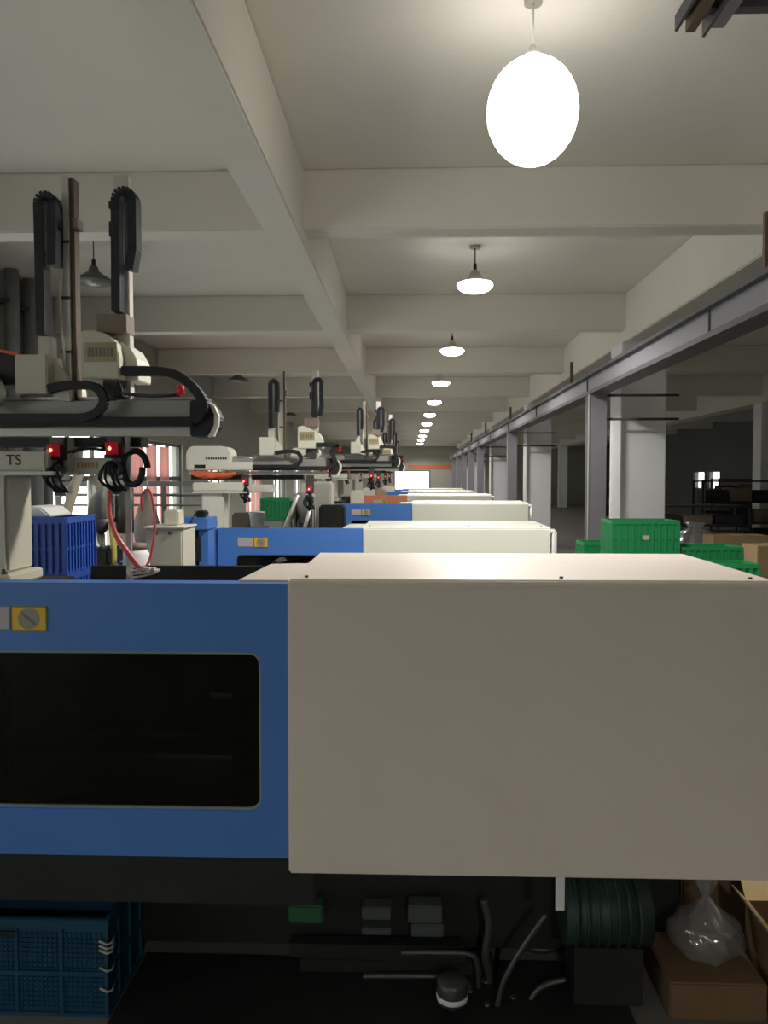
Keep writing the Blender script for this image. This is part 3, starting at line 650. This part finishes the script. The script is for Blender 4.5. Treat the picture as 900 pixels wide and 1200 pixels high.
robot(22.3, 0.0, 240, 190, 340, 'sixth take-out robot, farthest down the machine row', False, dx=0.3, bt=255, zb=1.3825)

# ---------------------------------------------------------------- crates
def crate(name, L_, D, H, material, label, loc, rotz=0, ribs=12, grid=0, group=None, cat='crate'):
    r = empty(name, (0, 0, 0), label, cat, group)
    t = 0.012; rw = 0.006 if ribs < 6 else min(0.016, L_/ribs*0.22); rp = 0.006 if ribs < 6 else 0.011
    m = MB().box(-L_/2+t, L_/2-t, -D/2+t, D/2-t, 0, 0.012)
    for s in (-1, 1):
        m.box(-L_/2+t, L_/2-t, s*(D/2-t)-0.004, s*(D/2-t)+0.004, 0.0, H-0.03)
        m.box(s*(L_/2-t)-0.004, s*(L_/2-t)+0.004, -D/2+t, D/2-t, 0.0, H-0.03)
    m.build('body', material, r)
    m = MB()
    for s in (-1, 1):
        m.box(-L_/2-0.006, L_/2+0.006, s*D/2-0.012 if s > 0 else s*D/2-0.006, s*D/2+0.006 if s > 0 else s*D/2+0.012, H-0.035, H)
        m.box(s*L_/2-0.012 if s > 0 else s*L_/2-0.006, s*L_/2+0.006 if s > 0 else s*L_/2+0.012, -D/2+0.012, D/2-0.012, H-0.035, H)
    m.build('rim', material, r, bevel=0.003)
    m = MB(); 
    for k in range(ribs+1):
        x = -L_/2+0.006+(L_-0.012)*k/ribs
        for s in (-1, 1):
            if ribs < 6: B(x-0.006, x+0.006, s*(D/2-0.005)-0.006, s*(D/2-0.005)+0.006, 0, H-0.035).build('rib', material, r)
            else: m.box(x-rw, x+rw, s*(D/2-0.005)-0.006, s*(D/2-0.005)+rp if s > 0 else s*(D/2-0.005)-rp, 0, H-0.035)
    nd = max(3, int(ribs*D/L_))
    for k in range(nd+1):
        y = -D/2+0.006+(D-0.012)*k/nd
        for s in (-1, 1):
            if ribs < 6: B(s*(L_/2-0.005)-0.006, s*(L_/2-0.005)+0.006, y-0.006, y+0.006, 0, H-0.035).build('rib', material, r)
            else: m.box(s*(L_/2-0.005)-0.006*s, s*(L_/2-0.005)+rp*s, y-rw, y+rw, 0, H-0.035)
    if m.v: m.build('ribs', material, r)['kind'] = 'stuff'
    m = MB()
    for z in ((0.0, H*0.42) if ribs < 20 else (0.0,)):
        for s in (-1, 1):
            m.box(-L_/2, L_/2, s*(D/2-0.004)-0.006, s*(D/2-0.004)+0.006, z, z+0.014)
            m.box(s*(L_/2-0.004)-0.006, s*(L_/2-0.004)+0.006, -D/2, D/2, z, z+0.014)
    m.build('bands', material, r)
    if grid:
        m = MB(); n = int(L_/grid)
        for k in range(n):
            x = -L_/2+L_*(k+0.5)/n; m.box(x-0.002, x+0.002, -D/2+0.003, -D/2+0.009, 0.02, H-0.05)
        nz = int((H-0.07)/grid)
        for k in range(nz):
            z = 0.03+(H-0.07)*k/nz; m.box(-L_/2+0.01, L_/2-0.01, -D/2+0.003, -D/2+0.009, z-0.002, z+0.002)
        o = m.build('lattice', material, r); o['kind'] = 'stuff'
    r.location = loc; r.rotation_euler = (0, 0, rotz)
    return r
def handle_tag(r, L_, D, H, material='signpink'):
    B(-0.03, 0.03, -D/2-0.008, -D/2-0.003, H*0.42, H*0.55).build('label_tag', material, r)

# blue-green lattice crates in front of the near machine
CYF = 2.60
top = W(60, 1076, CYF).z; xr = W(126, 1100, CYF).x; hh = top/2
c0 = crate('lattice_crate', 0.62, 0.34, top, 'cratecyan', 'dark blue-green lattice plastic crate with wire ties below the blue guard', (xr-0.31, CYF+0.17, 0), ribs=4, grid=0.0165)
hh = top
for z, mt in ((top-0.075, 'rope'), (top-0.09, 'rope'), (top-0.105, 'rope'), (top-0.165, 'rope'), (top-0.235, 'rope')):
    MB().tube([(0.285, -0.178, z+0.004), (0.312, -0.184, z-0.004), (0.323, -0.17, z-0.006), (0.319, -0.13, z)], 0.004, 6).build('cable_tie', mt, c0)
B(-0.13, 0.0, -0.177, -0.173, hh-0.062, hh-0.045).build('hand_slot', 'black', c0)

# green crates by the runway
g0 = W(757, 610, 7.4); L_ = 0.60
gx = g0.x; H = 0.30
lv = [g0.z-H*(i+1) for i in range(4)]
for i, z in enumerate(lv):
    lab = ['green plastic crate on top of the stack in front of the white column', 'green plastic crate just under the topmost one by the white column', 'green plastic crate low in the stack by the white column', 'green plastic crate near the bottom of the stack by the white column'][i]
    c = crate('green_crate', L_, 0.42, H-0.002, 'crategreen', lab, (gx, 7.4+0.21, z), ribs=10)
    if i == 0: handle_tag(c, L_, 0.42, H)
zb = lv[-1]
tag(MB().box(gx-0.36, gx+0.95, 7.32, 7.9, zb-0.03, zb-0.002).box(gx-0.34, gx-0.26, 7.34, 7.88, 0, zb-0.03).box(gx+0.85, gx+0.93, 7.34, 7.88, 0, zb-0.03).box(gx+0.25, gx+0.33, 7.34, 7.88, 0, zb-0.03).build('pallet', 'cardboard'), 'low wooden pallet under the green crates by the white column', 'pallet')
p = W(829, 641, 7.45)
crate('green_crate', 0.56, 0.4, p.z-zb-0.0, 'crategreen', 'tall green plastic crate to the right of the green stack, rim edged pale', (gx+0.61, 7.45+0.2, zb), ribs=9)
p = W(707, 638, 7.9)
crate('green_crate', 0.5, 0.36, 0.3, 'crategreen', 'green plastic crate peeking out between the runway post and the green stack', (p.x+0.11, 8.3, p.z-0.3), ribs=8)
tag(B(p.x-0.15, p.x+0.38, 8.08, 8.52, 0, p.z-0.302).build('crate_stand', 'cardboard', bevel=0.01), 'brown carton under the green crate beside the runway post', 'carton')
p = W(862, 661, 6.2)
crate('green_crate', 0.36, 0.3, 0.28, 'crategreen', 'small green crate showing over the right end of the near hood', (p.x, 6.35, p.z-0.28), ribs=6)
tag(B(p.x-0.2, p.x+0.2, 6.18, 6.52, 0, p.z-0.282).build('carton', 'cardboard', bevel=0.01), 'tall brown carton under the small green crate', 'carton')

# neighbouring hall: racks, cartons
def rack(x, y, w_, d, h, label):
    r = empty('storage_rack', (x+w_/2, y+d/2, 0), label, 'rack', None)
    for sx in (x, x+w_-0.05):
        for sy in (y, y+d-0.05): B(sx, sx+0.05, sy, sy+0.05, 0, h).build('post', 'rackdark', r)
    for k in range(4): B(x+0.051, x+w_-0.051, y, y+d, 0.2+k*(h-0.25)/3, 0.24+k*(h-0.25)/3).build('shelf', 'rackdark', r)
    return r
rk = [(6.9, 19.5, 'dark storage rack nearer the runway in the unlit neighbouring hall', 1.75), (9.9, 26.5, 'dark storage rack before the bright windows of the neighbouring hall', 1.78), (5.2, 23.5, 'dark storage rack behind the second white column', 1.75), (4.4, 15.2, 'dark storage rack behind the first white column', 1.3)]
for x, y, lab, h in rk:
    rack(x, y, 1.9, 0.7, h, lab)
    for k in range(3):
        z = 0.24+k*(h-0.25)/3
        for j in range(3):
            hh_ = (h-0.25)/3-0.12
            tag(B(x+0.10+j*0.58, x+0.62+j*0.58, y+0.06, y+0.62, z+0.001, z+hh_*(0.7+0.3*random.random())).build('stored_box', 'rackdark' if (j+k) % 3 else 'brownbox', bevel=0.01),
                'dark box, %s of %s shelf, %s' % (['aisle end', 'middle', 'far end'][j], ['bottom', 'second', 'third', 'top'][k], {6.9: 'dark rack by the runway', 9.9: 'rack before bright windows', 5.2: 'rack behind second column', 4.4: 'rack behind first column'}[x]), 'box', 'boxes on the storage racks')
for i, (px, py, Y, w_, h, lab) in enumerate(((850, 648, 9.6, 0.62, 0.30, 'brown carton with a taped lid stacked right of the green crates'), (915, 640, 9.0, 0.5, 0.34, 'brown carton at the end of the row beside the taped one'), (870, 628, 11.5, 0.8, 0.3, 'wide dull carton behind the brown cartons'))):
    p = W(px, py, Y)
    z = p.z
    r = empty('carton', (p.x, Y+0.2, 0), lab, 'carton')
    B(p.x-w_/2, p.x+w_/2, Y, Y+0.42, 0.0, z).build('box', 'cardboard', r, bevel=0.006)
    B(p.x-0.03, p.x+0.03, Y-0.002, Y+0.422, z, z+0.002).build('tape', 'platelabel', r)
p = W(815, 625, 12.4)
tag(MB().lathe([(0.30, 0), (0.36, 0.2), (0.36, 0.7), (0.28, 0.95), (0.1, 1.05), (0.16, 1.13)], (p.x, 12.4, 0)).build('sack', 'plasticbag'), 'pale translucent sack standing in the dark right of the white column', 'sack')

# ---------------------------------------------------------------- aisle between first and second machine
bx0, bx1 = W(10, 640, 4.4).x, W(77, 640, 4.4).x; bz = W(40, 606, 4.4).z
for i in range(5):
    h_ = bz/5; k = 4-i
    lab = ['bright blue ribbed crate on top of the tall stack beside the robot pedestal', 'bright blue ribbed crate, second from the top of the tall stack', 'bright blue ribbed crate in the middle of the tall stack', 'bright blue ribbed crate, second from the bottom of the tall stack', 'bright blue ribbed crate at the bottom of the tall stack'][i]
    crate('ribbed_crate', bx1-bx0, 0.42, h_-0.002, 'cratesblue', lab, ((bx0+bx1)/2, 4.4+0.21, h_*k), ribs=8)
tag(MB().prism([(bx0+0.05, bz+0.0), (bx0+0.22, bz+0.0), (bx0+0.16, bz+0.05), (bx0+0.08, bz+0.06)], 'y', 4.45, 4.75).build('paper_sack', 'white', bevel=0.01), 'small white sack lying on the top blue ribbed crate', 'sack')

# hopper loader
hx = W(118, 600, 5.4).x; HZ = lambda q: W(118, q, 5.4).z
r = empty('hopper_loader', (hx, 5.4, 0), 'steel cone hopper loader with dark motor and grey suction hose before the window', 'hopper')
MB().lathe([(0.085, HZ(607)), (0.085, HZ(565)), (0.07, HZ(558)), (0.02, HZ(556))], (hx, 5.4, 0)).build('hopper_drum', 'hopper', r)
MB().lathe([(0.012, HZ(628)), (0.03, HZ(624)), (0.105, HZ(607.5)), (0.085, HZ(607.2))], (hx, 5.4, 0)).build('hopper_cone', 'darksteel', r)
MB().cyl((hx, 5.4, HZ(655)), (hx, 5.4, HZ(626)), 0.028).build('throat', 'hopper', r)
B(hx-0.11, hx+0.10, 5.25, 5.55, HZ(662), HZ(641)).build('drive_base', 'rubber', r, bevel=0.02)
MB().cyl((hx-0.16, 5.4, HZ(648)), (hx-0.04, 5.4, HZ(648)), 0.05).build('motor', 'rubber', r)
MB().cyl((hx, 5.24, HZ(646)), (hx, 5.26, HZ(646)), 0.02).build('sight_glass', 'steel', r)
for sx in (-0.10, 0.09):
    for sy in (-0.12, 0.12): B(hx+sx-0.015, hx+sx+0.015, 5.4+sy-0.015, 5.4+sy+0.015, 0, HZ(661)).build('leg', 'darksteel', r)
MB().tube(spline([(hx, 5.4, HZ(556.5)), (hx-0.02, 5.36, HZ(548)), (hx-0.09, 5.3, HZ(553)), (hx-0.15, 5.25, HZ(590)), (hx-0.20, 5.22, HZ(630)), (hx-0.26, 5.2, HZ(665)), (hx-0.27, 5.2, 0.6), (hx-0.25, 5.2, 0.05)], 8), 0.032, 10).build('suction_hose', 'clearhose', r)
MB().tube(spline([(hx+0.06, 5.38, HZ(600)), (hx+0.10, 5.34, HZ(625)), (hx+0.11, 5.33, HZ(655)), (hx+0.09, 5.33, 0.7), (hx+0.11, 5.33, 0.05)], 8), 0.022, 8).build('feed_hose', 'yellowhose', r)
MB().cyl((hx+0.15, 5.44, HZ(625)), (hx+0.15, 5.44, HZ(572)), 0.06).build('filter_pot', 'darksteel', r)
B(hx-0.01, hx+0.16, 5.42, 5.46, HZ(612), HZ(608)).build('pot_bracket', 'darksteel', r)
# beige bin, jug
a = W(170, 617, 5.0); b = W(214, 617, 5.0)
r = empty('granulator_bin', ((a.x+b.x)/2, 5.15, 0), 'beige square granulator bin with a rolled rim beside the red hose', 'bin')
B(a.x, b.x, 5.0, 5.3, 0, a.z-0.012).build('body', 'cream', r, bevel=0.012)
MB().box(a.x-0.012, b.x+0.012, 4.99, 5.31, a.z-0.012, a.z).build('rim', 'creamlight', r, bevel=0.004)
for fx in (a.x+0.06, b.x-0.09): B(fx, fx+0.018, 4.99, 5.0, a.z-0.05, a.z-0.03).build('vent', 'brownrail', r)
B(a.x+0.09, b.x-0.05, 5.08, 5.22, a.z, a.z+0.1).build('motor_cover', 'cream', r, bevel=0.01)
p = W(160, 651, 4.6)
r = empty('sprue_jar', (p.x, 4.6, 0), 'translucent jar with a dark lid beside the beige bin', 'jar')
MB().lathe([(0.06, p.z-0.14), (0.075, p.z-0.1), (0.075, p.z+0.01), (0.05, p.z+0.04)], (p.x, 4.6, 0)).build('jar_body', 'white', r)
MB().lathe([(0.06, p.z+0.04), (0.055, p.z+0.07), (0.02, p.z+0.075)], (p.x, 4.6, 0)).build('lid', 'brownbox', r)
B(p.x-0.08, p.x+0.08, 4.52, 4.68, 0, p.z-0.14).build('stand', 'darksteel', r)
# wrapped brown bag hung behind the bin
p = W(172, 610, 7.55)
r = empty('hanging_bag', p, 'brown cloth bag hung from the pipe rack by the red hose', 'bag')
MB().lathe([(0.03, -0.25), (0.11, -0.2), (0.13, -0.05), (0.08, 0.12), (0.03, 0.22), (0.02, 0.30)], p, 14).build('bag_body', 'brownbox', r)
zt = W(172, 567, 7.75).z+0.03
MB().tube([(p.x, 7.55, p.z+0.28), (p.x, 7.58, zt), (p.x, 7.75, zt+0.004)], 0.006, 6).build('cord', 'rope', r)
# tubular pipe rack
ry = 7.75
pr = empty('pipe_rack', (W(200, 567, ry).x, ry, 0), 'grey tubular pipe rack behind the beige bin', 'rack')
za, zb2 = W(200, 567, ry).z, W(200, 580, ry).z
xa, xb = W(66, 567, ry).x, W(246, 567, ry).x
B(xa, xb, ry-0.02, ry+0.03, za-0.025, za+0.025).build('top_bar', 'greypaint', pr, bevel=0.006)
MB().cyl((xa, ry, zb2), (xb, ry, zb2), 0.014).build('lower_bar', 'greypaint', pr)
zc2 = W(200, 592, ry).z
MB().cyl((xa, ry, zc2), (xb, ry, zc2), 0.010).build('lower_bar', 'greypaint', pr)
for px in (68, 110, 152, 192, 243):
    x = W(px, 567, ry).x; B(x-0.02, x+0.02, ry-0.019, ry+0.02, 0, za-0.025).build('upright', 'greypaint', pr)
# blue tray and housing left of the second machine guard
r = empty('side_conveyor', (W(230, 640, 6.6).x, 6.0, 0), 'blue side conveyor head with flat tray left of the second machine', 'conveyor')
a, b = W(205, 606, 5.9), W(249, 606, 5.9)
B(a.x, b.x, 5.75, 6.05, a.z-0.085, a.z).build('tray', 'blue', r, bevel=0.006)
B(a.x+0.06, b.x-0.10, 5.80, 6.0, 0.9, a.z-0.086).build('housing', 'blue', r, bevel=0.006)
B(b.x-0.08, b.x-0.01, 5.80, 6.0, 0.0, a.z-0.086).build('column', 'blue', r, bevel=0.006)
B(a.x+0.10, a.x+0.22, 5.77, 5.80, W(222, 656, 5.9).z, W(222, 628, 5.9).z).build('control_box', 'machblack', r, bevel=0.004)
B(a.x+0.12, b.x-0.1, 5.84, 5.98, 0, 0.9).build('stand', 'machblack', r)
B(a.x+0.17, a.x+0.24, 5.82, 5.95, a.z, a.z+0.05).build('motor', 'black', r, bevel=0.01)
MB().tube(spline([(a.x+0.19, 5.78, a.z+0.05), (a.x+0.15, 5.7, a.z-0.1), (a.x+0.10, 5.68, a.z-0.3), (a.x+0.08, 5.7, 0.9)], 6), 0.006, 6).build('cable', 'black', r)

# clutter behind the second machine
p = W(322, 584, 9.0)
crate('green_crate', 0.32, 0.3, 0.24, 'crategreen', 'small green crate on the grey bin behind the second machine', (p.x, 9.15, p.z-0.24), ribs=7)
tag(B(p.x-0.17, p.x+0.17, 9.0, 9.32, 0, p.z-0.242).build('grey_bin', 'greypaint', bevel=0.02), 'grey plastic bin under the small green crate', 'bin')
p = W(357, 590, 9.1)
r = empty('small_hopper', (p.x, 9.1, 0), 'small grey cone hopper with slanting pale pipes behind the second machine', 'hopper')
MB().lathe([(0.04, p.z-0.22), (0.12, p.z-0.02), (0.12, p.z+0.1), (0.05, p.z+0.14)], (p.x, 9.1, 0)).build('cone', 'greypaint', r)
for sx in (-0.1, 0.1):
    for sy in (-0.1, 0.1): MB().cyl((p.x+sx, 9.1+sy, 0), (p.x+sx, 9.1+sy, p.z), 0.015, n=8).build('leg', 'darksteel', r)
for px0, py0, px1, py1 in ((349, 580, 332, 622), (363, 598, 356, 622)):
    MB().cyl(W(px0, py0, 8.95), W(px1, py1, 8.9), 0.022).build('slanting_pipe', 'alulight', r)
p = W(378, 580, 9.7)
tag(B(p.x-0.13, p.x+0.12, 9.55, 9.85, 0, p.z+0.16).build('dryer_cabinet', 'whitepost', bevel=0.02), 'pinkish white dryer cabinet under the second robot beam', 'cabinet')
p = W(388, 612, 9.3)
tag(B(p.x-0.13, p.x+0.16, 9.2, 9.5, 0, p.z+0.2).build('pump_cabinet', 'machblack', bevel=0.02), 'black pump cabinet left of the third machine', 'cabinet')
p = W(301, 605, 7.9)
r = empty('paint_bucket', (p.x, 7.9, 0), 'white bucket beside the second robot pedestal', 'bucket')
MB().lathe([(0.06, p.z-0.10), (0.075, p.z+0.03), (0.08, p.z+0.035), (0.08, p.z+0.045)], (p.x, 7.9, 0)).build('pail', 'white', r)
B(p.x-0.1, p.x+0.1, 7.8, 8.0, 0, p.z-0.10).build('stand', 'machblack', r)
p = W(284, 604, 8.2)
tag(B(p.x-0.1, p.x+0.09, 8.15, 8.4, 0, p.z+0.03).build('valve_cabinet', 'brownbox', bevel=0.02), 'dark brown valve cabinet behind the white bucket', 'cabinet')
# distant clutter under the far robots
for i, (px, py, Y, w_, mt) in enumerate(((432, 572, 16.2, 0.25, 'whitepost'), (446, 574, 16.4, 0.2, 'cardboard'), (455, 570, 20.2, 0.3, 'whitepost'), (418, 575, 12.6, 0.2, 'creamlight'))):
    p = W(px, py, Y)
    tag(B(p.x-w_/2, p.x+w_/2, Y, Y+0.3, 0, p.z).build('dryer_cabinet', mt, bevel=0.02), ['pale slim dryer cabinet beside the fourth machine', 'brownish slim dryer cabinet beside the fourth machine', 'pale dryer cabinet beside the sixth machine', 'cream slim dryer cabinet beside the third robot pedestal'][i], 'cabinet')

# ---------------------------------------------------------------- under the near hood
def hose(name, pts, rad, material, label, grp=None): return tag(MB().tube(spline(pts, 7), rad, 7).build(name, material), label, 'hose', grp)
yf = 2.84
def U(px, py, Y=yf): return tuple(W(px, py, Y))
def G(px):
    v = W(px, 1160, yf); return (v.x, v.y, 0.02)
for i, (pts, lab) in enumerate((([U(632, 1045), U(610, 1075), U(592, 1105), U(580, 1135), U(570, 1200), G(566)], 'dull hose curving out furthest under the beige hood'),
              ([U(560, 1050), U(566, 1080), U(562, 1115), U(566, 1150), U(563, 1200), G(562)], 'thick dull hose hanging straight down under the beige hood'),
              ([U(640, 1125), U(610, 1135), U(595, 1160), U(585, 1200), G(580)], 'dull hose bending down from the dark pump'),
              ([U(470, 1106), U(520, 1106), U(548, 1108), U(558, 1122), U(560, 1200), G(559)], 'upper horizontal pipe turning down under the beige hood'),
              ([U(430, 1128), U(500, 1128), U(540, 1130), U(552, 1145), U(554, 1200), G(553)], 'lower horizontal pipe turning down under the beige hood'))):
    hose('hydraulic_hose', [(q[0]+(0, 0.02, 0.05, 0.0, -0.01)[i], q[1]-(0.13, 0.0, 0.09, 0.035, 0.06)[i]-0.02, q[2]) for q in pts], 0.010 if i != 1 else 0.016, 'darksteel', lab)
p = W(530, 1162, 2.66)
r = empty('filter_cup', (p.x, 2.66, 0), 'clear-rimmed grey filter cup on a stalk under the beige hood', 'filter')
MB().lathe([(0.045, -0.035), (0.052, -0.03), (0.052, 0.035), (0.045, 0.045)], p).build('cup', 'darksteel', r)
MB().lathe([(0.053, -0.02), (0.0535, -0.018), (0.0535, -0.005), (0.053, -0.003)], p).build('band', 'white', r)
MB().cyl((p.x, p.y, 0.013), (p.x, p.y, p.z-0.035), 0.014).build('stalk', 'darksteel', r)
a = W(656, 1042, 2.80)
a = W(656, 1042, 2.43)
tag(B(a.x-0.014, a.x+0.014, 2.423, 2.427, W(656, 1066, 2.43).z, 0.66).build('hanging_tag', 'white', bevel=0.002), 'small white tag hanging below the edge of the beige hood', 'tag')
# pump, valve manifold in the gloom below the hood
a, b = W(390, 1062, 2.87), W(545, 1104, 2.87)
r = empty('valve_manifold', ((a.x+b.x)/2, 2.89, 0), 'dark hydraulic valve manifold under the beige hood, some faces standing for far light', 'manifold')
B(a.x-0.12, b.x+0.1, 2.85, 2.92, 0.013, W(400, 1120, 2.87).z).build('panel', 'machblack', r, bevel=0.004)
for (x0, x1, y0, y1) in ((424, 458, 1064, 1078), (424, 458, 1088, 1096), (478, 518, 1062, 1082), (482, 520, 1084, 1098)):  # right-hand pair stands in for far light seen through the bed
    c, d = W(x0, y1, 2.84), W(x1, y0, 2.84); B(c.x, d.x, 2.84, 2.91, c.z, d.z).build('valve_block', 'shade', r, bevel=0.004)
c, d = W(338, 1082, 2.84), W(378, 1062, 2.84)
B(c.x, d.x, 2.84, 2.91, c.z, d.z).build('green_cover', 'covergreen', r, bevel=0.006)
B(c.x, b.x, 2.855, 2.91, W(400, 1120, 2.87).z, W(400, 1104, 2.87).z).build('cross_rail', 'machblack', r)
for px in (345, 400, 470, 530): B(W(px, 1100, 2.87).x-0.012, W(px, 1100, 2.87).x+0.012, 2.87, 2.91, 0.42, 0.452).build('strut', 'machblack', r)
a = W(700, 1130, 2.80)
r = empty('pump_motor', (a.x, 2.78, 0), 'dark green pump motor in the gloom under the beige hood', 'motor')
MB().cyl((a.x-0.13, 2.78, 0.30), (a.x+0.16, 2.78, 0.30), 0.11, n=20).build('motor_body', 'darkgreen', r)
for k in range(7): MB().cyl((a.x-0.10+k*0.035, 2.78, 0.30), (a.x-0.09+k*0.035, 2.78, 0.30), 0.118, n=20).build('cooling_fin', 'darkgreen', r)
B(a.x-0.1, a.x+0.13, 2.70, 2.86, 0.013, 0.21).build('stand', 'machblack', r)
tag(B(xr+0.012, 0.74, 2.05, 2.95, 0.001, 0.012).build('added_dark_mat', 'machblack'), 'added black mat that darkens the floor under the near machine', 'mat')  # black sheet added so the floor here reads as deep shade
# cartons and plastic bag at the right
p = W(845, 1134, 2.74)
r = empty('flat_carton', (p.x, 2.75, 0), 'low brown carton carrying the plastic bag under the hood end', 'carton')
B(p.x-0.20, p.x+0.12, 2.65, 2.96, 0, p.z).build('box', 'carddark', r, bevel=0.006)
bag = bmesh.new(); bmesh.ops.create_icosphere(bag, subdivisions=4, radius=1)
for v in bag.verts:
    x, y, z = v.co; n_ = 0.10*math.sin(7*x+3*z)*math.cos(6*y-2*z)+0.05*math.sin(17*x+11*y+5*z)
    s = 1+n_; neck = 0
    if z > 0.55: k_ = (z-0.55)/0.45; s *= (1-0.75*k_); neck = 0.75*k_
    v.co = (x*s*0.125, y*s*0.11, max(z, -0.8)*0.085*(1+n_*0.5)+neck*0.075)
for f in bag.faces: f.smooth = True
me = bpy.data.meshes.new('bag'); bag.to_mesh(me); bag.free(); me.materials.append(MATS['plasticbag'])
r = empty('plastic_bag', (p.x-0.03, 2.81, p.z+0.077), 'crumpled clear plastic bag tied at the neck on the low carton', 'bag')
o = bpy.data.objects.new('bag_body', me); C.objects.link(o); o.parent = r
m = MB()
for k in range(9):
    a_ = 2*PI*k/9; q = Vector(r['_o'])
    m.add([q+Vector((0.012*math.cos(a_), 0.012*math.sin(a_), 0.135)), q+Vector((0.012*math.cos(a_+0.5), 0.012*math.sin(a_+0.5), 0.135)), q+Vector((0.04*math.cos(a_+0.6), 0.03*math.sin(a_+0.6), 0.20+0.015*(k % 3))), q+Vector((0.04*math.cos(a_-0.1), 0.03*math.sin(a_-0.1), 0.19))], [(0,1,2,3)])
m.build('bag_neck', 'plasticbag', r)
# open carton with pale flaps
q = W(918, 1130, 2.6)
r = empty('open_carton', (q.x+0.1, 2.75, 0), 'open carton with pale yellow flaps at the hood end', 'carton')
cx0, cx1, cy0, cy1, ct = q.x+0.0, q.x+0.36, 2.55, 2.9, W(890, 1110, 2.6).z
MB().box(cx0, cx1, cy0, cy0+0.008, 0, ct).box(cx0, cx1, cy1-0.008, cy1, 0, ct).box(cx0, cx0+0.008, cy0+0.008, cy1-0.008, 0, ct).box(cx1-0.008, cx1, cy0+0.008, cy1-0.008, 0, ct).box(cx0, cx1, cy0, cy1, 0, 0.008).build('box', 'carddark', r)
for (dxx, dz_) in ((-0.05, 0.05),):
    MB().add([(cx0, cy0, ct), (cx0, cy1, ct), (cx0+dxx, cy1, ct+dz_), (cx0+dxx, cy0, ct+dz_), (cx0, cy0, ct+0.006), (cx0, cy1, ct+0.006), (cx0+dxx, cy1, ct+dz_+0.006), (cx0+dxx, cy0, ct+dz_+0.006)], [(0,1,2,3),(7,6,5,4),(0,4,5,1),(1,5,6,2),(2,6,7,3),(3,7,4,0)]).build('flap', 'cardlight', r)
MB().add([(cx0, cy1, ct), (cx1, cy1, ct), (cx1, cy1+0.10, ct+0.10), (cx0, cy1+0.10, ct+0.10), (cx0, cy1-0.006, ct), (cx1, cy1-0.006, ct), (cx1, cy1+0.094, ct+0.104), (cx0, cy1+0.094, ct+0.104)], [(0,1,2,3),(7,6,5,4),(0,4,5,1),(1,5,6,2),(2,6,7,3),(3,7,4,0)]).build('flap', 'cardlight', r)
tag(B(1.03, 1.68, 3.06, 3.5, 0, 0.52).build('tall_carton', 'carddark', bevel=0.01), 'tall brown carton standing behind the plastic bag', 'carton')
for o in bpy.data.objects:
    if '_o' in o: del o['_o']
